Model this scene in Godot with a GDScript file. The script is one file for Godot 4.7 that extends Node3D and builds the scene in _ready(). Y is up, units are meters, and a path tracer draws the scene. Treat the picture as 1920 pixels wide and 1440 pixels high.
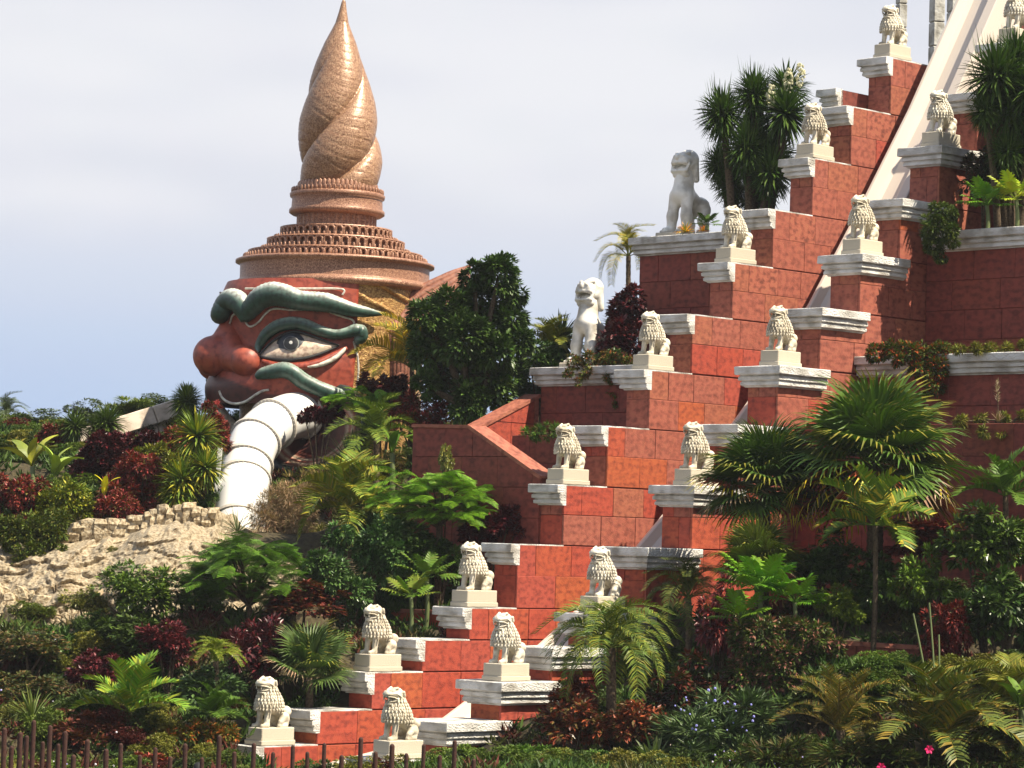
extends Node3D
# A red stepped water slide guarded by white stone lions, a demon-faced tower and a planted hillside.

const FOCAL := 5548.08
const EYE := Vector3(0, 5.0, 0)
const ANG := 0.78427
var cam_basis := Basis(Vector3(0.99954788, 0.03002167, 0.00165144), Vector3(-0.03006706, 0.99803904, 0.05490035), Vector3(0, -0.05492518, 0.99849047))
var ORG := Vector3(0.24058, 5.07022, -64.63)      # corner of the stair that all the masonry is measured from
var DD := Vector3(0.70790547, 0, -0.70630719)     # up the slide
var NN := Vector3(0.70630719, 0, 0.70790547)      # across the slide, towards the garden on the right
var rng := RandomNumberGenerator.new()
var names := {}
var M := {}
var box_cache := {}
var ctrl: Array = []


class MB:
	var v := PackedVector3Array()
	var c := PackedColorArray()
	var i := PackedInt32Array()
	var col := Color.WHITE
	func p(q: Vector3) -> int:
		v.append(q)
		c.append(col)
		return v.size() - 1
	func tri(a: int, b: int, d: int) -> void:
		i.append(a); i.append(b); i.append(d)
	func quad(a: int, b: int, d: int, e: int) -> void:
		i.append(a); i.append(b); i.append(d)
		i.append(a); i.append(d); i.append(e)
	func face(q: Array) -> void:          # a flat polygon with vertices of its own
		var k := v.size()
		for x in q: p(x)
		for j in range(1, q.size() - 1): tri(k, k + j, k + j + 1)
	func out_face(q: Array, from: Vector3) -> void:   # turned away from a point inside
		var m := Vector3.ZERO
		for x in q: m += x
		m /= q.size()
		var nn: Vector3 = (q[1] - q[0]).cross(q[2] - q[0])
		if nn.dot(m - from) < 0: q.reverse()
		face(q)
	func box(lo: Vector3, hi: Vector3) -> void:
		var m := (lo + hi) / 2
		for a in 3:
			var b := (a + 1) % 3
			var d := (a + 2) % 3
			for s in [lo[a], hi[a]]:
				var q := []
				for k in [[0, 0], [1, 0], [1, 1], [0, 1]]:
					var w := Vector3.ZERO
					w[a] = s
					w[b] = hi[b] if k[0] else lo[b]
					w[d] = hi[d] if k[1] else lo[d]
					q.append(w)
				out_face(q, m)
	func prism(poly: PackedVector2Array, z0: float, z1: float) -> void:   # an outline in x and y, drawn out along z
		poly = poly.duplicate()
		var area := 0.0
		for j in poly.size(): area += poly[j].cross(poly[(j + 1) % poly.size()])
		if area < 0: poly.reverse()
		var t := Geometry2D.triangulate_polygon(poly)
		for j in range(0, t.size(), 3):
			var a := poly[t[j]]; var b := poly[t[j + 1]]; var d := poly[t[j + 2]]
			if (b - a).cross(d - a) < 0:
				var e := b; b = d; d = e
			face([Vector3(a.x, a.y, z1), Vector3(b.x, b.y, z1), Vector3(d.x, d.y, z1)])
			face([Vector3(a.x, a.y, z0), Vector3(d.x, d.y, z0), Vector3(b.x, b.y, z0)])
		for j in poly.size():
			var a := poly[j]; var b := poly[(j + 1) % poly.size()]
			face([Vector3(a.x, a.y, z0), Vector3(b.x, b.y, z0), Vector3(b.x, b.y, z1), Vector3(a.x, a.y, z1)])
	func tube(pts: Array, rad: Array, sides := 8, flat := 1.0, caps := true) -> void:
		var up := Vector3(0, 0, 1)
		var rows := []
		var last := Vector3.ZERO
		for k in pts.size():
			var t: Vector3 = (pts[min(k + 1, pts.size() - 1)] - pts[max(k - 1, 0)]).normalized()
			if k == 0:
				up = t.cross(Vector3(0.3, 0.2, 0.9)).normalized()
			else:
				up = (up - t * up.dot(t)).normalized()
			var w := t.cross(up)
			var row := []
			for j in sides:
				var a := TAU * j / sides
				row.append(p(pts[k] + (up * cos(a) + w * sin(a) * flat) * rad[k]))
			rows.append(row)
			if k:
				for j in sides:
					var j2 := (j + 1) % sides
					quad(rows[k - 1][j], rows[k - 1][j2], rows[k][j2], rows[k][j])
		if caps:
			var a := p(pts[0])
			var b := p(pts[-1])
			for j in sides:
				var j2 := (j + 1) % sides
				tri(a, rows[0][j2], rows[0][j])
				tri(b, rows[-1][j], rows[-1][j2])
	func lathe(prof: Array, sides := 48, wave = null) -> void:   # prof: Vector2(radius, y) from the bottom up
		var rows := []
		for k in prof.size():
			var row := []
			for j in sides:
				var a := TAU * j / sides
				var r: float = prof[k].x
				if wave != null: r = wave.call(r, a, prof[k].y)
				row.append(p(Vector3(cos(a) * r, prof[k].y, -sin(a) * r)))
			rows.append(row)
			if k:
				for j in sides:
					var j2 := (j + 1) % sides
					quad(rows[k - 1][j], rows[k - 1][j2], rows[k][j2], rows[k][j])
	func ball(at: Vector3, r: Vector3, rings := 6, sides := 8) -> void:
		var rows := []
		for k in rings + 1:
			var e := PI * k / rings - PI / 2
			var row := []
			for j in sides:
				var a := TAU * j / sides
				row.append(p(at + Vector3(cos(e) * cos(a) * r.x, sin(e) * r.y, -cos(e) * sin(a) * r.z)))
			rows.append(row)
			if k:
				for j in sides:
					quad(rows[k - 1][j], rows[k - 1][(j + 1) % sides], rows[k][(j + 1) % sides], rows[k][j])
	func add(o: MB, x: Transform3D) -> void:
		var k := v.size()
		for q in o.v: v.append(x * q)
		c.append_array(o.c)
		for j in o.i: i.append(j + k)
	func mesh(smooth := false) -> ArrayMesh:
		var a := []
		a.resize(Mesh.ARRAY_MAX)
		var nn := PackedVector3Array()
		var idx := PackedInt32Array()
		if smooth:
			nn.resize(v.size())
			for j in range(0, i.size(), 3):
				var f := (v[i[j + 1]] - v[i[j]]).cross(v[i[j + 2]] - v[i[j]])
				nn[i[j]] += f; nn[i[j + 1]] += f; nn[i[j + 2]] += f
				idx.append(i[j]); idx.append(i[j + 2]); idx.append(i[j + 1])
			for j in nn.size(): nn[j] = nn[j].normalized() if nn[j].length_squared() > 1e-14 else Vector3.UP
			a[Mesh.ARRAY_VERTEX] = v
			a[Mesh.ARRAY_COLOR] = c
		else:
			var v2 := PackedVector3Array()
			var c2 := PackedColorArray()
			for j in range(0, i.size(), 3):
				var p0 := v[i[j]]; var p1 := v[i[j + 1]]; var p2 := v[i[j + 2]]
				var f := (p1 - p0).cross(p2 - p0)
				if f.length_squared() < 1e-16: continue
				f = f.normalized()
				for q in [0, 2, 1]:
					v2.append(v[i[j + q]]); c2.append(c[i[j + q]]); nn.append(f); idx.append(v2.size() - 1)
			a[Mesh.ARRAY_VERTEX] = v2
			a[Mesh.ARRAY_COLOR] = c2
		a[Mesh.ARRAY_NORMAL] = nn
		a[Mesh.ARRAY_INDEX] = idx
		var m := ArrayMesh.new()
		m.add_surface_from_arrays(Mesh.PRIMITIVE_TRIANGLES, a)
		return m


# ------------------------------------------------------------------ objects
func numbered(called: String) -> String:
	var k: int = names.get(called, 0)
	names[called] = k + 1
	return called if k == 0 else "%s_%03d" % [called, k]

func thing(called: String, label: String, category: String, where := Vector3.ZERO, turn := 0.0, group := "") -> Node3D:
	var o := Node3D.new()
	o.name = numbered(called)
	add_child(o)
	o.position = where
	o.rotation.y = turn
	o.set_meta("label", label)
	o.set_meta("category", category)
	if group: o.set_meta("group", group)
	return o

func part(called: String, mesh: Mesh, m: Material, parent: Node, x := Transform3D.IDENTITY) -> MeshInstance3D:
	var o := MeshInstance3D.new()
	o.name = called
	o.mesh = mesh
	o.material_override = m
	o.transform = x
	parent.add_child(o, true)
	return o

func stuff(o: Node) -> Node:
	o.set_meta("kind", "stuff")
	return o

func struct(called: String, mesh: Mesh, m: Material) -> MeshInstance3D:
	var o := part(numbered(called), mesh, m, self)
	o.set_meta("kind", "structure")
	return o

func copy(o: Node3D, called: String, label: String, where: Vector3, turn: float, group := "", size := 1.0) -> Node3D:
	var r := o.duplicate() as Node3D
	r.name = numbered(called)
	add_child(r)
	r.position = where
	r.rotation = Vector3(0, turn, 0)
	r.scale = Vector3.ONE * size
	r.set_meta("label", label)
	if group: r.set_meta("group", group)
	elif r.has_meta("group"): r.remove_meta("group")
	return r

func at(px: float, py: float, deep: float) -> Vector3:    # the point of the place that is DEEP metres in front of the camera
	var r := cam_basis * Vector3((px - 960) / FOCAL, -(py - 720) / FOCAL, -1)
	return EYE + r * (deep / -r.z)

func sn(s: float, n: float, h: float) -> Vector3:         # a point of the masonry: up the slide, across it, height
	return ORG + DD * s + NN * n + Vector3(0, h, 0)

func rf(a: float, b: float) -> float:
	return rng.randf_range(a, b)

func rcol(a: Array) -> Color:
	var k: Color = a[rng.randi() % a.size()]
	var f := rf(0.75, 1.3)
	return Color(k.r * f * 1.66, k.g * f * rf(0.92, 1.08) * 1.48, k.b * f * 1.25)

# ------------------------------------------------------------------ materials
func noise_tex(kind: int, freq: float, ramp: Array, oct := 4, normal := 0.0, size := 512) -> NoiseTexture2D:
	var n := FastNoiseLite.new()
	n.noise_type = kind
	n.seed = names.size() + M.size() * 7 + 3
	n.frequency = freq
	n.fractal_octaves = oct
	if kind == FastNoiseLite.TYPE_CELLULAR:
		n.cellular_return_type = FastNoiseLite.RETURN_CELL_VALUE
		n.fractal_type = FastNoiseLite.FRACTAL_NONE if oct == 1 else FastNoiseLite.FRACTAL_FBM
	var t := NoiseTexture2D.new()
	t.width = size; t.height = size
	t.seamless = true
	t.noise = n
	if normal > 0.0:
		t.as_normal_map = true
		t.bump_strength = normal
	else:
		var g := Gradient.new()
		g.offsets = PackedFloat32Array()
		var offs := PackedFloat32Array()
		var cols := PackedColorArray()
		for r in ramp:
			offs.append(r[0]); cols.append(r[1])
		g.offsets = offs; g.colors = cols
		t.color_ramp = g
	return t

func mat(lin: Color, rough: float, tex: Texture2D = null, size := 1.0, bump: Texture2D = null, bump_size := 1.0, depth := 1.0) -> StandardMaterial3D:
	var m := StandardMaterial3D.new()
	m.albedo_color = lin.linear_to_srgb()
	m.roughness = rough
	if tex or bump:
		m.uv1_triplanar = true
		m.uv1_world_triplanar = true
		m.uv1_scale = Vector3.ONE * size
	if tex: m.albedo_texture = tex
	if bump:
		m.normal_enabled = true
		m.normal_texture = bump
		m.normal_scale = depth
	return m

func g(x: float) -> Color: return Color(x, x, x)

func materials() -> void:
	var mottle := noise_tex(FastNoiseLite.TYPE_SIMPLEX_SMOOTH, 0.012, [[0.2, Color(0.66, 0.60, 0.58)], [0.40, Color(0.86, 0.83, 0.81)], [0.6, Color(0.98, 0.98, 0.97)], [0.8, Color(0.95, 1.0, 0.94)]], 7)
	var bump := noise_tex(FastNoiseLite.TYPE_SIMPLEX_SMOOTH, 0.03, [], 5, 6.0)
	var fine := noise_tex(FastNoiseLite.TYPE_SIMPLEX_SMOOTH, 0.09, [], 4, 8.0)
	var grain := noise_tex(FastNoiseLite.TYPE_SIMPLEX, 0.16, [[0.25, Color(0.70, 0.66, 0.60)], [0.45, Color(0.92, 0.90, 0.87)], [0.7, Color(1, 1, 1)]], 2)
	var stain := noise_tex(FastNoiseLite.TYPE_SIMPLEX_SMOOTH, 0.008, [[0.25, Color(0.70, 0.68, 0.65)], [0.45, Color(0.9, 0.89, 0.87)], [0.65, Color(1, 1, 1)]], 6)
	var reds := [Color(0.381, 0.053, 0.025), Color(0.392, 0.058, 0.029), Color(0.371, 0.053, 0.027), Color(0.403, 0.069, 0.027), Color(0.406, 0.085, 0.026), Color(0.378, 0.062, 0.037)]
	for k in 6:
		M["red%d" % k] = mat(reds[k], 0.72, mottle, 0.8 + 0.04 * k, fine, 1.0, 0.45)
		# the painted render is older and browner higher up
		M["old%d" % k] = mat(reds[k].lerp(Color(0.305, 0.112, 0.074), 0.6), 0.78, mottle, 0.75 + 0.04 * k, fine, 1.0, 0.45)
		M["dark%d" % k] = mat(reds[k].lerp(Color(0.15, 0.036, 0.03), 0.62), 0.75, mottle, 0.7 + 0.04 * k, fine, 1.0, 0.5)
	M.joint = mat(Color(0.17, 0.032, 0.02), 0.9, mottle, 0.8)
	M.coping = mat(Color(0.37, 0.12, 0.075), 0.8, mottle, 0.7, bump, 1.0, 0.8)
	M.cap = mat(Color(0.65, 0.645, 0.625), 0.75, stain, 0.45, fine, 1.0, 0.9)
	M.plinth = mat(Color(0.67, 0.62, 0.51), 0.85, grain, 1.1, fine, 1.0, 0.7)
	M.lion = mat(Color(0.71, 0.655, 0.53), 0.62, stain, 0.7, fine, 1.0, 0.25)
	for k in 4: M["lion%d" % k] = mat([Color(0.73, 0.68, 0.56), Color(0.69, 0.63, 0.50), Color(0.72, 0.68, 0.58), Color(0.66, 0.60, 0.48)][k], 0.65, stain, 0.5 + 0.17 * k, fine, 1.0, 0.3)
	M.guardian = mat(Color(0.80, 0.78, 0.72), 0.38, stain, 0.35, bump, 1.0, 0.15)
	M.slide = mat(Color(0.56, 0.49, 0.42), 0.35)
	M.tube = mat(Color(0.72, 0.71, 0.68), 0.25)
	M.flange = mat(Color(0.50, 0.46, 0.40), 0.6)
	M.beige = mat(Color(0.62, 0.53, 0.44), 0.7, stain, 0.4)
	M.concrete = mat(Color(0.50, 0.50, 0.47), 0.85, stain, 0.4, bump, 1.0, 0.5)
	var flecks := noise_tex(FastNoiseLite.TYPE_CELLULAR, 0.11, [[0.0, Color(0.56, 0.47, 0.42)], [0.4, Color(0.76, 0.70, 0.65)], [0.7, Color(0.92, 0.88, 0.82)], [0.9, Color(1, 1, 0.95)]], 1)
	var chips := noise_tex(FastNoiseLite.TYPE_CELLULAR, 0.10, [], 1, 5.0)
	M.copper = mat(Color(0.45, 0.255, 0.18), 0.42, flecks, 0.9, chips, 1.0, 0.9)
	M.spire = mat(Color(0.47, 0.30, 0.20), 0.33, flecks, 0.9, chips, 1.0, 0.9)
	M.spire.metallic = 0.12
	M.copper.metallic = 0.15
	M.gold = mat(Color(0.58, 0.375, 0.155), 0.34, flecks, 0.6, chips, 1.0, 1.3)
	M.gold.metallic = 0.3
	M.clay = mat(Color(0.27, 0.105, 0.065), 0.7, mottle, 0.8, bump, 1.0, 0.6)
	M.skin = mat(Color.WHITE, 0.5, mottle, 0.6, bump, 1.0, 0.12)
	M.skin.vertex_color_use_as_albedo = true
	M.enamel = mat(Color.WHITE, 0.42, mottle, 0.9, bump, 1.5, 0.15)
	M.enamel.vertex_color_use_as_albedo = true
	var rockt := noise_tex(FastNoiseLite.TYPE_SIMPLEX_SMOOTH, 0.02, [[0.2, Color(0.55, 0.47, 0.38)], [0.45, Color(0.86, 0.80, 0.70)], [0.7, Color(1, 0.97, 0.9)]], 6)
	M.rock = mat(Color(0.385, 0.355, 0.30), 0.95, rockt, 0.9, bump, 1.6, 0.9)
	M.stone = mat(Color(0.50, 0.455, 0.37), 0.92, rockt, 0.9, bump, 1.0, 1.2)
	M.soil = mat(Color(0.060, 0.052, 0.026), 0.95, rockt, 0.6, bump, 1.0, 1.0)
	M.stake = mat(Color(0.055, 0.017, 0.010), 0.85, mottle, 2.0, fine, 1.0, 0.6)
	M.bark = mat(Color(0.11, 0.085, 0.06), 0.9, rockt, 1.5, bump, 1.0, 1.2)
	M.leaf = mat(Color.WHITE, 0.42)
	M.leaf.vertex_color_use_as_albedo = true
	M.leaf.metallic_specular = 0.28
	M.leaf.backlight_enabled = true
	M.leaf.backlight = Color(0.5, 0.55, 0.25)
	M.gloss = mat(Color.WHITE, 0.36)
	M.gloss.vertex_color_use_as_albedo = true
	M.gloss.metallic_specular = 0.4
	M.gloss.backlight_enabled = true
	M.gloss.backlight = Color(0.25, 0.3, 0.12)
	M.paint = mat(Color.WHITE, 0.5)
	M.paint.vertex_color_use_as_albedo = true
	M.person = mat(Color.WHITE, 0.7)
	M.person.vertex_color_use_as_albedo = true

func sky_image() -> Image:
	var w := 1024
	var h := 512
	var im := Image.create(w, h, false, Image.FORMAT_RGB8)
	var n := FastNoiseLite.new()
	n.seed = 11
	n.frequency = 1.6
	n.fractal_octaves = 5
	for y in h:
		var e := PI / 2 - PI * (y + 0.5) / h
		for x in w:
			var a := TAU * (x + 0.5) / w
			var d := Vector3(cos(e) * sin(a), sin(e), cos(e) * cos(a))
			var t := clampf(rad_to_deg(e), 0.0, 90.0)
			# thin veil of cloud over a pale blue sky, bluest low down
			var k := smoothstep(1.5, 7.0, t)
			var c := Color(0.69, 0.77, 0.895).lerp(Color(0.858, 0.868, 0.905), k)
			c = c.lerp(Color(0.52, 0.62, 0.78), smoothstep(14.0, 60.0, t))
			var v := n.get_noise_3d(d.x * 1.5, d.y * 9.0, d.z * 1.5) * 0.5 + n.get_noise_3d(d.x * 5.0, d.y * 26.0, d.z * 5.0) * 0.3
			c = c.lerp(Color(0.922, 0.924, 0.938), clampf(v * 2.3 + 0.2, 0.0, 0.75) * smoothstep(1.5, 7.0, t) * (1.0 - 0.7 * smoothstep(14.0, 60.0, t)))
			if t <= 0.0: c = Color(0.30, 0.29, 0.27)
			im.set_pixel(x, y, c)
	return im

func environment() -> void:
	var cam := Camera3D.new()
	cam.name = "camera"
	cam.transform = Transform3D(cam_basis, EYE)
	cam.fov = 14.78841418
	cam.near = 0.5
	cam.far = 9000.0
	add_child(cam)
	cam.current = true
	var env := Environment.new()
	env.background_mode = Environment.BG_SKY
	var sky := Sky.new()
	var pm := PanoramaSkyMaterial.new()
	pm.panorama = ImageTexture.create_from_image(sky_image())
	pm.energy_multiplier = SKY_ENERGY
	sky.sky_material = pm
	env.sky = sky
	env.tonemap_mode = Environment.TONE_MAPPER_LINEAR
	env.tonemap_exposure = EXPOSURE
	env.fog_enabled = true
	env.fog_density = 0.00018
	env.fog_light_color = Color(0.86, 0.88, 0.92)
	env.sdfgi_enabled = true
	env.ssao_enabled = true
	env.ssil_enabled = true
	var we := WorldEnvironment.new()
	we.name = "world_environment"
	we.environment = env
	add_child(we)
	var sun := DirectionalLight3D.new()
	sun.name = "sun"
	var to_sun := (NN * 0.55 + DD * 0.17 + Vector3.UP * 0.86).normalized()
	sun.transform = Transform3D(Basis.looking_at(-to_sun, Vector3.UP), Vector3(0, 40, 0))
	sun.light_energy = SUN_ENERGY
	sun.light_color = Color(1.0, 0.95, 0.86)
	sun.light_angular_distance = 0.5
	sun.shadow_enabled = true
	add_child(sun)

const SKY_ENERGY := 0.515
const EXPOSURE := 2.1
const SUN_ENERGY := 1.6

# ------------------------------------------------------------------ masonry
var S := [-7.053, -5.633, -4.167, -2.75, -1.403, 0.0, 1.409, 2.765, 4.117, 5.542, 6.921, 8.35, 9.788, 11.232, 12.761, 14.25]
var H := [-4.213, -3.52, -2.753, -2.078, -1.396, 0.0, 1.346, 2.715, 4.071, 5.453, 6.788, 8.191, 9.592, 11.043, 12.477]

func bevel_box(size: Vector3, b: float) -> ArrayMesh:
	size = Vector3(snappedf(size.x, 0.02), snappedf(size.y, 0.02), snappedf(size.z, 0.02))
	var key := "%.2f %.2f %.2f %.3f" % [size.x, size.y, size.z, b]
	if box_cache.has(key): return box_cache[key]
	var mb := MB.new()
	var hs := size / 2
	var inn := hs - Vector3.ONE * b
	for a in 3:
		var e := (a + 1) % 3
		var d := (a + 2) % 3
		for s in [-1, 1]:
			var q := []
			for k in [[-1, -1], [1, -1], [1, 1], [-1, 1]]:
				var w := Vector3.ZERO
				w[a] = s * hs[a]; w[e] = k[0] * inn[e]; w[d] = k[1] * inn[d]
				q.append(w)
			mb.out_face(q, Vector3.ZERO)
		for s in [-1, 1]:
			for t in [-1, 1]:
				var q := []
				for k in [[0, -1], [0, 1], [1, 1], [1, -1]]:
					var w := Vector3.ZERO
					w[a] = k[1] * inn[a]
					w[e] = s * (hs[e] if k[0] == 0 else inn[e])
					w[d] = t * (inn[d] if k[0] == 0 else hs[d])
					q.append(w)
				mb.out_face(q, Vector3.ZERO)
	for sx in [-1, 1]:
		for sy in [-1, 1]:
			for sz in [-1, 1]:
				mb.out_face([Vector3(sx * hs.x, sy * inn.y, sz * inn.z), Vector3(sx * inn.x, sy * hs.y, sz * inn.z), Vector3(sx * inn.x, sy * inn.y, sz * hs.z)], Vector3.ZERO)
	box_cache[key] = mb.mesh()
	return box_cache[key]

var garden_paint := false

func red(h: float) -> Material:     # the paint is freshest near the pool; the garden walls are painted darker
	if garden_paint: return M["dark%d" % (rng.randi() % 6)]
	var old := clampf((h + 0.5) / 6.0, 0.0, 0.95)
	return M[("old%d" if rng.randf() < old else "red%d") % (rng.randi() % 6)]

func block(parent: Node, lo: Vector3, hi: Vector3, axis: int) -> void:    # one masonry block, proud of its bed by an uneven hair
	var gap := 0.006
	var size := hi - lo
	for a in 3:
		if a != axis: size[a] -= gap
	var mid := (lo + hi) / 2
	mid[axis] += rf(-0.005, 0.003)
	part("block", bevel_box(size, 0.008), red(mid.y), parent, Transform3D(Basis(), mid))

func courses() -> Array:
	var y := [H[0] - 1.4, H[0] - 0.7]
	for i in 15:
		if i > 4: y.append((H[i] + H[i - 1]) / 2)
		y.append(H[i])
	return y

func face_across(parent: Node, s: float, n0: float, n1: float, ys: Array, long := 1.05) -> void:   # blocks on a face that looks down the slide
	for k in ys.size() - 1:
		var n := n0
		var first := true
		while n < n1 - 0.01:
			var w := long * rf(0.8, 1.2)
			if first and k % 2 == 1: w *= 0.55
			first = false
			var m := minf(n + w, n1)
			if n1 - m < 0.3: m = n1
			block(parent, Vector3(s, ys[k], n), Vector3(s + 0.06, ys[k + 1], m), 0)
			n = m

const PROFILE := [[-0.06, 0.0], [0.205, 0.0], [0.22, -0.015], [0.22, -0.175], [0.205, -0.19], [0.13, -0.19], [0.13, -0.21], [0.155, -0.235], [0.155, -0.305], [0.10, -0.325], [0.10, -0.34], [0.12, -0.36], [0.12, -0.42], [0.05, -0.445], [0.05, -0.465], [-0.06, -0.465]]

func cornice(path: Array, h: float, side := 1.0, scale := 1.0) -> ArrayMesh:    # a moulding along a plan path of Vector2(s, n); the outside is on its left times SIDE
	var pts := []
	var mit := []
	for k in path.size():
		var a: Vector2 = path[k]
		var d0: Vector2 = (path[k] - path[k - 1]).normalized() if k > 0 else Vector2.ZERO
		var d1: Vector2 = (path[k + 1] - path[k]).normalized() if k < path.size() - 1 else Vector2.ZERO
		var n0 := Vector2(-d0.y, d0.x) * side
		var n1 := Vector2(-d1.y, d1.x) * side
		var m: Vector2
		if k == 0: m = n1
		elif k == path.size() - 1: m = n0
		else:
			m = (n0 + n1).normalized()
			m /= m.dot(n0)
		pts.append(a); mit.append(m)
		if k < path.size() - 1:
			var cnt := int(path[k].distance_to(path[k + 1]) / 0.4)
			for j in range(1, cnt + 1):
				pts.append(a.lerp(path[k + 1], float(j) / (cnt + 1))); mit.append(n1)
	var mb := MB.new()
	var rows := []
	for k in pts.size():
		var row := []
		for q in PROFILE:
			var jit := rf(-0.006, 0.006) if q[0] > 0 else 0.0
			var o: Vector2 = pts[k] + mit[k] * (q[0] * scale + jit)
			row.append(Vector3(o.x, h + q[1] * scale + rf(-0.005, 0.005), o.y))
		rows.append(row)
	var np := PROFILE.size()
	for k in pts.size() - 1:
		for j in np:
			var j2 := (j + 1) % np
			var q := [rows[k][j], rows[k][j2], rows[k + 1][j2], rows[k + 1][j]]
			if side < 0: q.reverse()
			mb.face(q)
	var poly := PackedVector2Array()
	for q in PROFILE: poly.append(Vector2(q[0], q[1]))
	var t := Geometry2D.triangulate_polygon(poly)
	for e in [0, rows.size() - 1]:
		var inside: Vector3 = (rows[1][0] if e == 0 else rows[-2][0])
		for j in range(0, t.size(), 3):
			mb.out_face([rows[e][t[j]], rows[e][t[j + 1]], rows[e][t[j + 2]]], inside)
	return mb.mesh()

func stepped_wall(called: String, label: String, n0: float, n1: float, wrap: bool) -> void:
	var o := thing(called, label, "wall", ORG, ANG)
	var poly := PackedVector2Array()
	poly.append(Vector2(S[0] + 0.03, -6.2))
	for i in 15:
		poly.append(Vector2(S[i] + 0.03, H[i] - 0.03))
		poly.append(Vector2(S[i + 1] + (0.03 if i < 14 else 0.0), H[i] - 0.03))
	poly.append(Vector2(S[15], -6.2))
	var mb := MB.new()
	mb.prism(poly, n0, n1 - 0.03)
	part("core", mb.mesh(), M.joint, o)
	var y := courses()
	for k in y.size() - 1:
		var i := 0
		while H[i] < y[k + 1] - 0.01: i += 1
		var s: float = S[i]
		var stop := minf(s + (5.2 if wrap else 6.3), 14.25)
		if wrap and y[k] > 3.9: stop = minf(stop, 9.4 if y[k] < 7.2 else 14.25)
		var first := true
		while s < stop - 0.05:
			var w := rf(0.85, 1.25)
			if first and k % 2 == 1: w *= 0.55
			first = false
			var e := minf(s + w, stop)
			if stop - e < 0.3: e = stop
			var top: float = y[k + 1]
			if absf(top - H[i]) < 0.01: top -= 0.022
			block(o, Vector3(s, y[k], n1 - 0.06), Vector3(e, top, n1), 2)
			s = e
	for i in 15:
		var low: float = H[0] - 1.4 if i == 0 else H[i - 1]
		var ys := []
		for q in y:
			if q > low - 0.01 and q < H[i] - 0.06: ys.append(q)
		ys.append(H[i] - 0.05)
		face_across(o, S[i], n0, n1 - 0.06, ys, (n1 - n0) * 0.62)
		var cap := MB.new()
		cap.box(Vector3(S[i] + 0.05, H[i] - 0.027, n0 + 0.02), Vector3(S[i + 1] + 0.02, H[i] + 0.003, n1 - (0.062 if wrap else 0.004)))
		part("top_slab", cap.mesh(), M.cap, o)
		var path := [Vector2(S[i + 1] - 0.02, n0), Vector2(S[i], n0), Vector2(S[i], n1)]
		if wrap: path.append(Vector2(minf(S[i + 1] + 0.12, 14.3), n1))
		part("cap", cornice(path, H[i], 1.0), M.cap, o)

func terrace(label: String, s: float, n0: float, n1: float, low: float, top: float, deep: float, capped: bool, tone := true) -> Node3D:
	var o := thing("terrace_wall", label, "wall", ORG, ANG)
	var mb := MB.new()
	mb.box(Vector3(s + 0.03, low, n0), Vector3(s + deep, top - 0.03, n1))
	part("core", mb.mesh(), M.joint, o)
	var ys := []
	var y := top - 0.45 if capped else top - 0.02
	if capped: ys.append(top - 0.03)
	while y > low:
		ys.append(y)
		y -= 0.69
	ys.append(low)
	ys.reverse()
	face_across(o, s, n0, n1, ys, 1.15)
	if capped:
		var path := [Vector2(s, n0), Vector2(s, n1)]
		if n1 <= 0: path = [Vector2(s + deep, n0), Vector2(s, n0), Vector2(s, n1 - 0.0)]
		part("cap", cornice(path, top, 1.0), M.cap, o)
	var bed := MB.new()
	bed.box(Vector3(s + 0.12, top - 0.03, n0 + 0.1), Vector3(s + deep - 0.02, top + 0.0, n1 - 0.1))
	stuff(part("planting_bed", bed.mesh(), M.soil, o))
	return o

func sloped_wall(called: String, label: String, poly: PackedVector2Array, thick: float, where: Vector3, turn: float, tops: int) -> void:
	# a wall with a sloping coping; its face looks along local +z, its outline runs in x and y, its first TOPS edges carry the coping
	var o := thing(called, label, "wall", where, turn)
	var core := MB.new()
	core.prism(poly, -thick, -0.03)
	part("core", core.mesh(), M.joint, o)
	var lo := poly[0]
	var hi := poly[0]
	for q in poly:
		lo = lo.min(q); hi = hi.max(q)
	var shrink := Geometry2D.offset_polygon(poly, -0.035)
	var y := hi.y - 0.035
	var row := 0
	while y > lo.y + 0.1:
		var x := lo.x - (0.5 if row % 2 else 0.0)
		while x < hi.x:
			var w := rf(0.9, 1.2)
			var cell := PackedVector2Array([Vector2(x + 0.007, y - 0.67), Vector2(x + w - 0.007, y - 0.67), Vector2(x + w - 0.007, y), Vector2(x + 0.007, y)])
			for piece in Geometry2D.intersect_polygons(cell, shrink[0]):
				if piece.size() < 3: continue
				var mb := MB.new()
				mb.prism(piece, -0.05, rf(-0.004, 0.004))
				part("block", mb.mesh(), red(where.y - 5.0 + y * 0.3), o)
			x += w
		y -= 0.69
		row += 1
	for k in tops:
		var a := poly[k]
		var b := poly[k + 1]
		var t := (b - a).normalized()
		var up := Vector2(-t.y, t.x)
		if up.y < 0: up = -up
		var mb := MB.new()
		var e := 0.002 * k
		mb.prism(PackedVector2Array([a - up * 0.03, b - up * 0.03, b + up * (0.05 + e), a + up * (0.05 + e)]), -thick - 0.03, 0.03 + e)
		part("coping", mb.mesh(), M.coping, o)

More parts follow.
